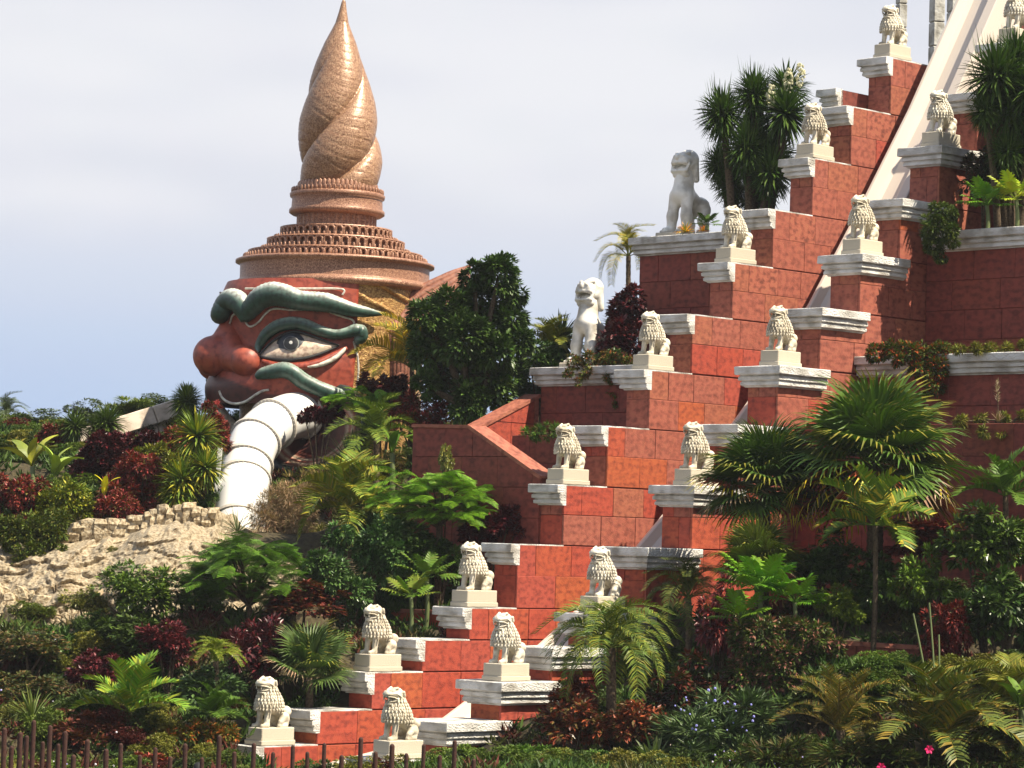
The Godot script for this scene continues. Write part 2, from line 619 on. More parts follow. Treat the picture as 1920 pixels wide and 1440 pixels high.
func water_slide() -> void:
	var o := thing("water_slide", "steep pale cream water slide channel descending between the two stepped walls", "water slide", ORG, ANG)
	var pts := [[16.6, 17.25], [14.72, 14.15], [12.81, 11.1], [11.05, 8.6], [9.91, 7.05], [9.1, 5.95], [7.9, 4.55], [6.9, 3.43], [5.3, 1.85], [3.94, 0.62], [3.22, 0.0], [1.06, -1.62], [0.15, -2.2], [-1.85, -3.3], [-2.6, -3.7], [-4.2, -4.3], [-7.0, -4.75]]
	var cross := [[0.50, -0.9], [0.50, 0.0], [0.53, 0.02], [0.60, 0.02], [0.63, 0.0], [0.70, -0.20], [0.80, -0.27], [1.34, -0.27], [1.43, -0.22], [1.49, -0.04], [1.52, -0.02], [1.78, -0.02], [1.81, -0.04], [1.81, -0.9]]
	for lane in [[0, 6, "rim"], [5, 9, "bed"], [8, 14, "flange"]]:
		var mb := MB.new()
		var rows := []
		for k in pts.size():
			var t := Vector2(pts[max(k - 1, 0)][0] - pts[min(k + 1, pts.size() - 1)][0], pts[max(k - 1, 0)][1] - pts[min(k + 1, pts.size() - 1)][1]).normalized()
			var up := Vector2(-t.y, t.x)
			var row := []
			for j in range(lane[0], lane[1]):
				row.append(mb.p(Vector3(pts[k][0] + up.x * cross[j][1], pts[k][1] + up.y * cross[j][1], cross[j][0])))
			rows.append(row)
			if k:
				for j in row.size() - 1: mb.quad(rows[k - 1][j], rows[k - 1][j + 1], rows[k][j + 1], rows[k][j])
		part(lane[2], mb.mesh(), M.slide, o)
	var under := MB.new()
	var poly := PackedVector2Array()
	for q in pts: poly.append(Vector2(q[0] + 0.45, q[1] - 0.75))
	poly.append(Vector2(-7.0, -6.2)); poly.append(Vector2(17.0, -6.2))
	under.prism(poly, 0.56, 1.74)
	part("support", under.mesh(), M.joint, o)

func support_column(px0: float, px1: float, deep: float, label: String) -> void:
	var a := at(px0, 0, deep)
	var b := at(px1, 0, deep)
	var w := (b.x - a.x)
	var o := thing("support_column", label, "column", Vector3((a.x + b.x) / 2, 0, -deep), 0.3, "columns behind the slide")
	var y := 3.0
	while y < 26.0:
		part("segment", bevel_box(Vector3(w * 0.8, 0.66, w * 0.8), 0.025), M.concrete, o, Transform3D(Basis(), Vector3(0, y + 0.33, 0)))
		y += 0.672

func masonry() -> void:
	stepped_wall("stepped_wall", "long red stepped wall left of the slide, its sunlit inner face showing", -0.72, 0.0, false)
	stepped_wall("stepped_wall", "long red stepped wall right of the slide with caps wrapping round its garden side", 2.93, 3.8, true)
	water_slide()
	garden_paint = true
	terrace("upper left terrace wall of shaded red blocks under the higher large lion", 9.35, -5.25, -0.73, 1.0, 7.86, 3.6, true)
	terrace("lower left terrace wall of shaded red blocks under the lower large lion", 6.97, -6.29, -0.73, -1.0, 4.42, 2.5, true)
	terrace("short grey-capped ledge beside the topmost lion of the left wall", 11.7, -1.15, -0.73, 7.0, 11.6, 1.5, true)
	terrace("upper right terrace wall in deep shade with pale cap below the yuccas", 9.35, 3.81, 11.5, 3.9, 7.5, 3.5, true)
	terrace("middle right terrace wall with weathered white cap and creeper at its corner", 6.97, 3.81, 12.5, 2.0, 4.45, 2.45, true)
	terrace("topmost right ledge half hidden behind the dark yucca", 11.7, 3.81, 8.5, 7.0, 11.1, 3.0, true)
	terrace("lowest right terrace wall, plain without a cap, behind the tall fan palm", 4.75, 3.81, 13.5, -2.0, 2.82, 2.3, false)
	var back := ANG - PI / 2      # faces that look down the slide
	sloped_wall("ramp_wall", "dark red garden wall with a pinkish coping sloping down to the steps", PackedVector2Array([Vector2(-5.0, 2.68), Vector2(-3.1, 2.64), Vector2(-0.74, 1.48), Vector2(-0.74, -2.0), Vector2(-5.0, -2.0)]), 0.5, sn(1.4, 0, 0), back, 2)
	garden_paint = false
	sloped_wall("ramp_wall", "sunlit orange ramp wall rising to the lower large lion's terrace", PackedVector2Array([Vector2(3.6, 2.25), Vector2(4.9, 2.82), Vector2(6.95, 3.72), Vector2(6.95, -1.0), Vector2(3.6, -1.0)]), 0.5, sn(0, -6.3, 0), ANG, 2)
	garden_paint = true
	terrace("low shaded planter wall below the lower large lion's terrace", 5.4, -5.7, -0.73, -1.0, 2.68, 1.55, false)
	garden_paint = false
	sloped_wall("ramp_wall", "short sloping coping wall behind the second lion of the left wall", PackedVector2Array([Vector2(-6.6, -4.4), Vector2(-4.5, -3.56), Vector2(-2.9, -2.72), Vector2(-2.9, -6.0), Vector2(-6.6, -6.0)]), 0.42, sn(0, -1.5, 0), ANG, 2)
	sloped_wall("planter_wall", "low red planter wall with broad coping beside the third lion of the left wall", PackedVector2Array([Vector2(-3.4, -1.58), Vector2(-0.74, -1.56), Vector2(-0.74, -5.0), Vector2(-3.4, -5.0)]), 0.55, sn(-0.7, 0, 0), back, 1)
	sloped_wall("planter_wall", "low pinkish wall at the foot of the steps behind the stakes", PackedVector2Array([Vector2(-2.3, -4.1), Vector2(-0.74, -4.06), Vector2(-0.74, -6.0), Vector2(-2.3, -6.0)]), 0.4, sn(-6.9, 0, 0), back, 1)
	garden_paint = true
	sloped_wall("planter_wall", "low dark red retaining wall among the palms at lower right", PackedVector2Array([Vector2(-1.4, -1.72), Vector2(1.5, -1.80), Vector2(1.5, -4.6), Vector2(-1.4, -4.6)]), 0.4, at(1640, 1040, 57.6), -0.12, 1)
	support_column(1680, 1701, 82.0, "narrower grey panelled concrete column behind the topmost left lion")
	support_column(1743, 1772, 81.0, "broad grey panelled concrete column just left of the slide top")
	support_column(1776, 1806, 83.0, "dark grey concrete column mostly hidden behind the slide top")

# ------------------------------------------------------------------ carved bodies: smooth unions of tapered capsules, meshed as surface nets
func carve(caps: Array, cuts: Array, cell: float, k: float, paint = null) -> MB:
	var lo := Vector3.ONE * 1e9
	var hi := Vector3.ONE * -1e9
	for c in caps:
		var r := maxf(c[2], c[3])
		lo = lo.min(c[0] - Vector3.ONE * r).min(c[1] - Vector3.ONE * r)
		hi = hi.max(c[0] + Vector3.ONE * r).max(c[1] + Vector3.ONE * r)
	lo -= Vector3.ONE * (cell * 2.5)
	hi += Vector3.ONE * (cell * 2.5)
	var nx := int((hi.x - lo.x) / cell) + 2
	var ny := int((hi.y - lo.y) / cell) + 2
	var nz := int((hi.z - lo.z) / cell) + 2
	var f := PackedFloat32Array()
	f.resize(nx * ny * nz)
	f.fill(1.0)
	for pass_ in 2:
		for c in (caps if pass_ == 0 else cuts):
			var a: Vector3 = c[0]
			var ba: Vector3 = c[1] - a
			var ra: float = c[2]
			var rb: float = c[3]
			var sq: Vector3 = c[4] if c.size() > 4 else Vector3.ONE     # squash of the capsule along each axis
			var len2 := maxf(ba.length_squared(), 1e-9)
			var mar := Vector3.ONE * (maxf(ra, rb) * maxf(sq.x, maxf(sq.y, sq.z)) + k + cell * 2)
			var l := (a.min(c[1]) - mar - lo) / cell
			var h := (a.max(c[1]) + mar - lo) / cell
			for z in range(maxi(0, int(l.z)), mini(nz, int(h.z) + 1)):
				for y in range(maxi(0, int(l.y)), mini(ny, int(h.y) + 1)):
					var base := (z * ny + y) * nx
					for x in range(maxi(0, int(l.x)), mini(nx, int(h.x) + 1)):
						var pa := lo + Vector3(x, y, z) * cell - a
						var t := clampf(pa.dot(ba) / len2, 0.0, 1.0)
						var dd := ((pa - ba * t) / sq).length() - ra - (rb - ra) * t
						var o := f[base + x]
						if pass_ == 0:
							var e := maxf(k - absf(dd - o), 0.0) / k
							f[base + x] = minf(dd, o) - e * e * k * 0.25
						else:
							f[base + x] = maxf(o, -dd)
	var mb := MB.new()
	var idx := PackedInt32Array()
	idx.resize(nx * ny * nz)
	idx.fill(-1)
	var st := [0, 1, nx, nx + 1, nx * ny, nx * ny + 1, nx * ny + nx, nx * ny + nx + 1]
	var off := [Vector3(0, 0, 0), Vector3(1, 0, 0), Vector3(0, 1, 0), Vector3(1, 1, 0), Vector3(0, 0, 1), Vector3(1, 0, 1), Vector3(0, 1, 1), Vector3(1, 1, 1)]
	var edges := [[0, 1], [2, 3], [4, 5], [6, 7], [0, 2], [1, 3], [4, 6], [5, 7], [0, 4], [1, 5], [2, 6], [3, 7]]
	for z in nz - 1:
		for y in ny - 1:
			for x in nx - 1:
				var b := (z * ny + y) * nx + x
				var neg := 0
				for q in 8:
					if f[b + st[q]] < 0: neg += 1
				if neg == 0 or neg == 8: continue
				var sum := Vector3.ZERO
				var cnt := 0
				for e in edges:
					var f0 := f[b + st[e[0]]]
					var f1 := f[b + st[e[1]]]
					if (f0 < 0) != (f1 < 0):
						sum += off[e[0]].lerp(off[e[1]], f0 / (f0 - f1))
						cnt += 1
				var w := lo + (Vector3(x, y, z) + sum / cnt) * cell
				if paint != null: mb.col = paint.call(w)
				idx[b] = mb.p(w)
	for z in range(1, nz - 1):
		for y in range(1, ny - 1):
			for x in range(1, nx - 1):
				var b := (z * ny + y) * nx + x
				var s0 := f[b] < 0
				for ax in 3:
					var step: int = [1, nx, nx * ny][ax]
					var u: int = [nx, nx * ny, 1][ax]
					var w: int = [nx * ny, 1, nx][ax]
					if (f[b + step] < 0) == s0: continue
					var q := [idx[b - u - w], idx[b - w], idx[b], idx[b - u]]
					if q.min() < 0: continue
					if s0: mb.quad(q[0], q[1], q[2], q[3])
					else: mb.quad(q[3], q[2], q[1], q[0])
	return mb

func mirror(a: Array) -> Array:
	var out := []
	for c in a:
		out.append(c)
		if absf(c[0].z) > 1e-4 or absf(c[1].z) > 1e-4:
			var d: Array = c.duplicate()
			d[0] = Vector3(c[0].x, c[0].y, -c[0].z)
			d[1] = Vector3(c[1].x, c[1].y, -c[1].z)
			out.append(d)
	return out

func small_lion() -> Node3D:      # looks along local -x
	var o := thing("lion_statue", "", "statue", Vector3.ZERO, ANG, "small lions on the slide walls")
	var V := func(x, y, z): return Vector3(x, y, z)
	var caps := mirror([
		[V.call(-0.10, 0.50, 0), V.call(0.22, 0.28, 0), 0.18, 0.105], [V.call(-0.085, 0.50, 0), V.call(-0.10, 0.76, 0), 0.225, 0.135],
		[V.call(-0.17, 0.38, 0.115), V.call(-0.21, 0.06, 0.125), 0.072, 0.052], [V.call(-0.21, 0.045, 0.125), V.call(-0.33, 0.035, 0.13), 0.055, 0.048],
		[V.call(0.23, 0.23, 0.13), V.call(0.26, 0.22, 0.14), 0.09, 0.085], [V.call(0.2, 0.2, 0.16), V.call(0.12, 0.12, 0.17), 0.075, 0.06],
		[V.call(0.28, 0.16, 0.16), V.call(0.26, 0.05, 0.16), 0.065, 0.05], [V.call(0.24, 0.04, 0.165), V.call(0.08, 0.035, 0.17), 0.05, 0.045],
		[V.call(0.33, 0.2, 0), V.call(0.36, 0.06, 0), 0.05, 0.05]])
	part("body", carve(caps, [], 0.0145, 0.045).mesh(true), M.lion, o, Transform3D(Basis(), Vector3(0, 0.345, 0)))
	var head := mirror([[V.call(-0.09, 0.88, 0), V.call(-0.12, 0.885, 0), 0.145, 0.14], [V.call(-0.05, 0.80, 0), V.call(-0.02, 0.74, 0), 0.14, 0.15],
		[V.call(-0.18, 0.885, 0), V.call(-0.315, 0.895, 0), 0.10, 0.078, Vector3(1, 0.72, 1.5)], [V.call(-0.13, 0.735, 0), V.call(-0.285, 0.705, 0), 0.085, 0.06, Vector3(1, 0.72, 1.5)],
		[V.call(-0.345, 0.935, 0.025), V.call(-0.335, 0.925, 0.03), 0.032, 0.03], [V.call(-0.24, 0.955, 0.075), V.call(-0.23, 0.955, 0.08), 0.036, 0.036],
		[V.call(-0.28, 0.965, 0.05), V.call(-0.15, 1.01, 0.10), 0.022, 0.03], [V.call(-0.02, 0.93, 0.135), V.call(0.0, 0.86, 0.145), 0.035, 0.025], [V.call(-0.27, 0.66, 0), V.call(-0.24, 0.63, 0), 0.03, 0.03]])
	var cuts := [[V.call(-0.46, 0.80, 0), V.call(-0.205, 0.80, 0), 0.062, 0.045, Vector3(1, 0.85, 2.6)]]
	part("head", carve(head, cuts, 0.0105, 0.022).mesh(true), M.lion, o, Transform3D(Basis(), Vector3(0, 0.345, 0)))
	for z in [-1, 1]:
		for q in [[[-0.375, 0.855, 0.02], [-0.34, 0.845, 0.09], [-0.25, 0.835, 0.135], [-0.16, 0.80, 0.145], [-0.11, 0.755, 0.145]], [[-0.34, 0.735, 0.02], [-0.30, 0.745, 0.08], [-0.22, 0.765, 0.12], [-0.15, 0.79, 0.135]], [[-0.33, 0.915, 0.06], [-0.27, 0.905, 0.115], [-0.18, 0.90, 0.145], [-0.10, 0.86, 0.155], [-0.07, 0.80, 0.155]]]:
			var mb := MB.new()
			var pts := []
			var rad := []
			for p in q:
				pts.append(V.call(p[0], p[1] + 0.345, p[2] * z)); rad.append(0.015)
			mb.tube(pts, rad, 6)
			part("lip_fold" if q[0][1] < 0.9 else "brow_fold", mb.mesh(true), M.lion, o)
		for q in [[-0.335, 0.83, 0.075, -0.06], [-0.285, 0.75, 0.085, 0.05]]:
			var mb := MB.new()
			mb.tube([V.call(q[0], q[1] + 0.345, q[2] * z), V.call(q[0] - 0.01, q[1] + 0.345 + q[3], q[2] * z)], [0.017, 0.006], 6)
			part("fang", mb.mesh(true), M.lion, o)
	var ball := MB.new()
	ball.ball(V.call(0.335, 0.345 + 0.32, 0.07), Vector3(0.115, 0.115, 0.115), 12, 18)
	part("tail_ball", ball.mesh(true), M.lion, o)
	var tuft := MB.new()
	tuft.ball(Vector3(0, -0.02, 0.004), Vector3(0.0205, 0.042, 0.023), 4, 7)
	var mane := MB.new()
	for row in 8:
		var y := 0.825 - row * 0.062
		var r := 0.140 + 0.145 * sin(minf(row / 6.5, 1.0) * PI / 2)
		var cx := -0.085 + 0.006 * row
		var cnt := 16 + int(row * 1.7)
		for j in cnt:
			var a := TAU * (j + (0.5 if row % 2 else 0.0)) / cnt
			if row < 2 and absf(wrapf(a - PI, -PI, PI)) < 0.75: continue
			var dir := Vector3(cos(a), 0, sin(a))
			var q := Vector3(cx + dir.x * r * 1.02, y + rf(-0.006, 0.006), dir.z * r * 0.98)
			var b := Basis(Vector3(-dir.z, 0, dir.x), (Vector3.UP - dir * 0.42).normalized(), dir).orthonormalized()
			mane.add(tuft, Transform3D(b, q))
	stuff(part("mane", mane.mesh(true), M.lion, o, Transform3D(Basis(), Vector3(0, 0.345, 0))))
	part("plinth", bevel_box(Vector3(0.86, 0.25, 0.5), 0.014), M.plinth, o, Transform3D(Basis(), Vector3(0, 0.225, 0)))
	part("plinth_foot", bevel_box(Vector3(0.90, 0.1, 0.54), 0.012), M.plinth, o, Transform3D(Basis(), Vector3(0, 0.053, 0)))
	return o

func guardian() -> Node3D:        # the large lion of the terraces, looks along local -x
	var o := thing("lion_statue", "", "statue", Vector3.ZERO, ANG)
	var V := func(x, y, z): return Vector3(x, y, z)
	var caps := mirror([
		[V.call(-0.24, 1.02, 0), V.call(-0.18, 1.36, 0), 0.295, 0.235], [V.call(-0.18, 1.36, 0), V.call(-0.16, 1.56, 0), 0.235, 0.23], [V.call(-0.16, 1.0, 0), V.call(0.38, 0.76, 0), 0.27, 0.20],
		[V.call(-0.28, 0.95, 0.19), V.call(-0.34, 0.45, 0.23), 0.165, 0.13], [V.call(-0.34, 0.45, 0.23), V.call(-0.36, 0.1, 0.24), 0.14, 0.12], [V.call(-0.38, 0.07, 0.24), V.call(-0.60, 0.06, 0.25), 0.10, 0.085],
		[V.call(0.40, 0.76, 0.15), V.call(0.44, 0.70, 0.17), 0.195, 0.17], [V.call(0.42, 0.6, 0.2), V.call(0.28, 0.36, 0.23), 0.145, 0.10], [V.call(0.30, 0.36, 0.23), V.call(0.42, 0.12, 0.23), 0.11, 0.10],
		[V.call(0.44, 0.30, 0.23), V.call(0.42, 0.28, 0.23), 0.10, 0.09], [V.call(0.42, 0.07, 0.23), V.call(0.18, 0.06, 0.24), 0.10, 0.085],
		[V.call(0.62, 0.86, 0), V.call(0.66, 0.68, 0), 0.10, 0.09], [V.call(0.5, 0.93, 0), V.call(0.62, 0.9, 0), 0.09, 0.09]])
	part("body", carve(caps, [], 0.026, 0.085).mesh(true), M.guardian, o, Transform3D(Basis(), Vector3(0, 0.14, 0)))
	var head := mirror([[V.call(-0.14, 1.80, 0), V.call(-0.18, 1.84, 0), 0.29, 0.27], [V.call(-0.32, 1.87, 0.02), V.call(-0.32, 1.86, 0.14), 0.15, 0.14], [V.call(-0.28, 1.53, 0.02), V.call(-0.30, 1.53, 0.14), 0.13, 0.12],
		[V.call(-0.47, 1.96, 0), V.call(-0.48, 1.93, 0), 0.06, 0.05], [V.call(-0.42, 1.97, 0.12), V.call(-0.41, 1.97, 0.14), 0.045, 0.045], [V.call(-0.42, 2.02, 0.05), V.call(-0.26, 2.06, 0.2), 0.04, 0.05],
		[V.call(-0.04, 1.90, 0), V.call(0.05, 1.52, 0), 0.28, 0.2], [V.call(-0.05, 1.90, 0.22), V.call(-0.01, 1.40, 0.25), 0.10, 0.085], [V.call(-0.43, 1.60, 0.04), V.call(-0.39, 1.60, 0.22), 0.045, 0.045], [V.call(-0.39, 1.60, 0.22), V.call(-0.32, 1.76, 0.265), 0.045, 0.045], [V.call(-0.40, 1.80, 0.23), V.call(-0.46, 1.81, 0.04), 0.035, 0.04]])
	var cuts := [[V.call(-0.64, 1.70, 0), V.call(-0.32, 1.70, 0), 0.095, 0.085, Vector3(1, 0.82, 2.35)]]
	part("head", carve(head, cuts, 0.019, 0.04).mesh(true), M.guardian, o, Transform3D(Basis(), Vector3(0, 0.14, 0)))
	part("base", bevel_box(Vector3(1.5, 0.14, 0.86), 0.02), M.plinth, o, Transform3D(Basis(), Vector3(-0.02, 0.072, 0)))
	for z in [-1, 1]:
		for j in 4:
			var mb := MB.new()
			mb.tube([Vector3(-0.60, 0.20, z * 0.25 + (j - 1.5) * 0.045), Vector3(-0.69, 0.165, z * 0.25 + (j - 1.5) * 0.05)], [0.035, 0.028], 6)
			part("toe", mb.mesh(true), M.guardian, o)
	return o

func lions() -> void:
	var a := small_lion()
	var words := ["lowest", "second lowest", "third lowest", "fourth lowest", "fourth highest", "third highest", "second highest", "topmost"]
	var idx := [0, 2, 4, 6, 8, 10, 12, 14]
	for side in 2:
		for k in 8:
			if side == 1 and k == 7: pass
			var i: int = idx[k]
			var n := -0.29 if side == 0 else 3.52
			var label := "cream stone lion on plinth, %s on the %s stepped wall" % [words[k], "left" if side == 0 else "right"]
			var spot := sn(S[i] + 0.40, n, H[i] + 0.006)
			if side == 0 and k == 0:
				a.position = spot
				a.set_meta("label", label)
			else:
				var c := copy(a, "lion_statue", label, spot, ANG + rf(-0.07, 0.07), "small lions on the slide walls", rf(0.98, 1.02))
				var m: Material = M["lion%d" % (rng.randi() % 4)]
				for q in c.get_children():
					if (q as MeshInstance3D).material_override == M.lion: (q as MeshInstance3D).material_override = m
	var b := guardian()
	b.position = sn(10.3, -4.5, 7.86)
	b.rotation.y = ANG + 0.04
	b.set_meta("label", "higher of the two large white lions, in shade on the upper left terrace")
	copy(b, "lion_statue", "lower of the two large white lions, chest sunlit above trailing plants", sn(7.95, -5.5, 4.42), ANG + 0.06)
	b.set_meta("group", "large lions on the left terraces")
	get_node("lion_statue_%03d" % (names["lion_statue"] - 1)).set_meta("group", "large lions on the left terraces")

# ------------------------------------------------------------------ the demon-faced tower
const TK := 80.0 / FOCAL
const YAW := 0.49
const FB := 2.56
var tower: Node3D

func hp(px: float, py: float, z := 0.0) -> Vector2:       # across and up from the tower's axis in the plane Z metres in front of it
	var q := at(px, py, 80.0 - z) - tower.position
	return Vector2(q.x, q.y)

func face_depth(y: float) -> float:             # how far the mask stands out in front, by height
	var t := [[-4.6, 3.05], [-4.0, 3.42], [-3.3, 3.52], [-2.8, 3.36], [-2.2, 3.05], [-1.4, 3.12], [-0.7, 3.02], [0.1, 2.75]]
	if y <= t[0][0]: return t[0][1]
	for k in t.size() - 1:
		if y < t[k + 1][0]: return lerpf(t[k][1], t[k + 1][1], smoothstep(t[k][0], t[k + 1][0], y))
	return t[-1][1]

func face_bulge(a: float, y: float) -> float:   # cheeks and sockets, a = angle from the nose
	var b := 0.0
	var e := absf(a)
	b += 0.16 * exp(-pow((e - 0.95) / 0.34, 2) - pow((y + 2.75) / 0.45, 2))
	b -= 0.14 * exp(-pow((e - 0.85) / 0.30, 2) - pow((y + 1.9) / 0.42, 2))
	b += 0.10 * exp(-pow((e - 0.6) / 0.5, 2) - pow((y + 0.9) / 0.3, 2))
	return b

func face_point(px: float, py: float, lift := 0.0) -> Vector3:   # where the sight line through a point of the mask meets its surface
	var z := 3.6
	var q := hp(px, py, z)
	while z > -2.0:
		q = hp(px, py, z)
		var A := face_depth(q.y)
		var u := -q.x * cos(YAW) + z * sin(YAW)
		var v := q.x * sin(YAW) + z * cos(YAW)
		var r := Vector2(u / (A if u > 0 else FB), v / FB)
		if r.length() <= 1.0 + 0.35 * face_bulge(atan2(v / FB, u / A), q.y) + lift / FB: break
		z -= 0.01
	return Vector3(q.x, q.y, z)

func other_side(p: Vector3) -> Vector3:         # mirrored about the plane through the nose
	var u := -p.x * cos(YAW) + p.z * sin(YAW)
	var v := -(p.x * sin(YAW) + p.z * cos(YAW))
	return Vector3(-u * cos(YAW) + v * sin(YAW), p.y, u * sin(YAW) + v * cos(YAW))

func cord(called: String, pts: Array, m: Material, ka: Color, kb: Color, lift := 0.0, sides := 12, both := true, ribs := 0.0, beyond: Array = []) -> void:
	# a tapering roll laid on the mask: points of px, py, radius in px; BEYOND goes on with points mirrored to the far side
	for s in ([1, -1] if both else [1]):
		var curve := Curve3D.new()
		var rs := []
		for q in pts:
			var w := face_point(q[0], q[1], lift)
			curve.add_point(w if s > 0 else other_side(w))
			rs.append(q[2])
		for q in beyond:
			curve.add_point(other_side(face_point(q[0], q[1], lift)))
			rs.append(q[2])
		for k in rs.size():
			var a: Vector3 = curve.get_point_position(maxi(k - 1, 0))
			var b: Vector3 = curve.get_point_position(mini(k + 1, rs.size() - 1))
			curve.set_point_in(k, (a - b) / 6); curve.set_point_out(k, (b - a) / 6)
		var p3 := []
		var rad := []
		var per := 8
		for k in rs.size() - 1:
			for j in per:
				var t := float(j) / per
				p3.append(curve.sample(k, t))
				var r := lerpf(rs[k], rs[k + 1], t) * TK
				rad.append(r * (1.0 + ribs * (1 if j % 2 else -1)))
		p3.append(curve.get_point_position(rs.size() - 1))
		rad.append(rs[-1] * TK)
		var mb := MB.new()
		mb.tube(p3, rad, sides)
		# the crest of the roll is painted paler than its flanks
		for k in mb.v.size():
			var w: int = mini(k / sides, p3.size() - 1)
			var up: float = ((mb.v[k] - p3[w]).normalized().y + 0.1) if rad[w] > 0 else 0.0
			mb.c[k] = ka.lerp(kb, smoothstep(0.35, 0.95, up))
		part(called, mb.mesh(true), m, tower)

func demon_tower() -> void:
	var base := at(628, 510, 80)
	tower = thing("demon_tower", "round copper mosaic tower with a red and green demon face and twisted flame spire", "tower", base, 0)
	var drum := MB.new()
	var k := TK
	drum.lathe([Vector2(170 * k, -9.5), Vector2(170 * k, -40 * k), Vector2(174 * k, -36 * k)], 72)
	part("drum", drum.mesh(true), M.gold, tower)
	var band := MB.new()
	band.lathe([Vector2(168 * k, -37 * k), Vector2(181 * k, -36 * k), Vector2(186 * k, -31 * k), Vector2(186 * k, -25 * k), Vector2(181 * k, -21 * k), Vector2(178 * k, -19 * k), Vector2(178 * k, 6 * k), Vector2(181 * k, 9 * k), Vector2(187 * k, 11 * k), Vector2(187 * k, 16 * k), Vector2(182 * k, 18 * k), Vector2(168 * k, 19 * k)], 72)
	part("band", band.mesh(true), M.copper, tower)
	# tiers: radius and height in the photograph's pixels above the axis mark
	for t in [[163, 15, 33, 150], [129, 35, 57, 117], [105, 58, 79, 76]]:
		var mb := MB.new()
		var r: float = t[0] * k
		var a: float = t[1] * k
		var b: float = t[2] * k
		mb.lathe([Vector2(r * 1.04, a), Vector2(r * 1.04, a + 0.03), Vector2(r - 0.15, a + 0.05), Vector2(r - 0.15, b - 0.05), Vector2(r * 1.0, b - 0.03), Vector2(r * 1.01, b + 0.02), Vector2(t[3] * k, b + 0.05)], 64)
		part("tier", mb.mesh(true), M.copper, tower)
		var arch := MB.new()
		var hgt := b - a - 0.04
		var wid := 0.19 if t[0] > 110 else 0.18
		var path := [Vector3(-wid / 2, 0, 0)]
		for j in 7:
			var e := PI * (1 - j / 6.0)
			path.append(Vector3(cos(e) * wid / 2, hgt - wid / 2 - 0.02 + sin(e) * wid / 2, 0))
		path.append(Vector3(wid / 2, 0, 0))
		var rr := []
		for j in path.size(): rr.append(0.040)
		arch.tube(path, rr, 6)
		var am := arch.mesh(true)
		var cnt := int(TAU * r / (wid * 1.22))
		for j in cnt:
			var an := TAU * j / cnt
			part("arch", am, M.copper, tower, Transform3D(Basis(Vector3.UP, an + PI / 2), Vector3(cos(an) * (r - 0.03), a + 0.04, -sin(an) * (r - 0.03))))
	# rows of small petals along the ledges
	var petal := MB.new()
	petal.ball(Vector3(0, 0.06, 0), Vector3(0.05, 0.10, 0.035), 4, 6)
	for t in [[172, 17, 96, 1.0], [140, 34, 84, 0.9], [116, 57, 70, 0.8], [86, 148, 60, 0.8], [73, 150, 54, 1.7]]:
		var mb := MB.new()
		for j in t[2]:
			var an: float = TAU * j / float(t[2])
			mb.add(petal, Transform3D(Basis(Vector3.UP, an + PI / 2).scaled(Vector3.ONE * t[3]), Vector3(cos(an) * t[0] * k, t[1] * k, -sin(an) * t[0] * k)))
		stuff(part("petal_row", mb.mesh(true), M.copper, tower))
	var neck := MB.new()
	neck.lathe([Vector2(76 * k, 78 * k), Vector2(74 * k, 82 * k), Vector2(74 * k, 104 * k), Vector2(80 * k, 106 * k)], 240, func(r, a, y): return r * (1.0 + 0.018 * (1 if sin(a * 40) > 0 else -1)) if y > 81 * TK and y < 105 * TK else r)
	part("fluted_neck", neck.mesh(true), M.copper, tower)
	var ring := MB.new()
	ring.lathe([Vector2(74 * k, 104 * k), Vector2(84 * k, 105 * k), Vector2(90 * k, 109 * k), Vector2(90 * k, 115 * k), Vector2(86 * k, 119 * k), Vector2(85 * k, 136 * k), Vector2(89 * k, 139 * k), Vector2(90 * k, 145 * k), Vector2(86 * k, 148 * k), Vector2(74 * k, 150 * k), Vector2(72 * k, 158 * k), Vector2(60 * k, 160 * k)], 64)
	part("collar", ring.mesh(true), M.copper, tower)
	# the flame: folds that wind up round a bulging spindle
	var prof := [[150, 66], [167, 70], [172, 71], [210, 75], [248, 74], [285, 71], [322, 64], [360, 54], [397, 42], [435, 28], [460, 17], [472, 12], [495, 7], [512, 4], [520, 1]]
	var flame := MB.new()
	var rows := []
	var sides := 150
	var y := 150.0
	while y <= 520.0:
		var r := 0.0
		for j in prof.size() - 1:
			if y >= prof[j][0] and y <= prof[j + 1][0]: r = lerpf(prof[j][1], prof[j + 1][1], (y - prof[j][0]) / (prof[j + 1][0] - prof[j][0]))
		var row := []
		for j in sides:
			var a := TAU * j / sides
			var tw := 0.0205 * (y - 150) - 0.000018 * (y - 150) * (y - 150)
			var u := fposmod((a - 4.35 - tw) / TAU * 3.0, 1.0)     # 0..1 over one of the three rolls
			var w := pow(sin(PI * pow(u, 0.8)), 0.55)
			var amp := 0.25 * (1.0 - 0.75 * smoothstep(300, 440, y))
			var fold := 1.07 - amp * (1.0 - w)
			var line := -0.010 * (1.0 if fposmod((y * 0.075 + u * 3.0) + 0.4 * sin(a * 3), 1.0) < 0.16 else 0.0)
			var rr: float = r * k * (fold + line)
			row.append(flame.p(Vector3(cos(a) * rr + 0.06 * sin(y * 0.012), y * k, -sin(a) * rr)))
		rows.append(row)
		y += 2.0
	for q in range(1, rows.size()):
		for j in sides:
			flame.quad(rows[q - 1][j], rows[q - 1][(j + 1) % sides], rows[q][(j + 1) % sides], rows[q][j])
	part("flame_spire", flame.mesh(true), M.spire, tower)
	face()

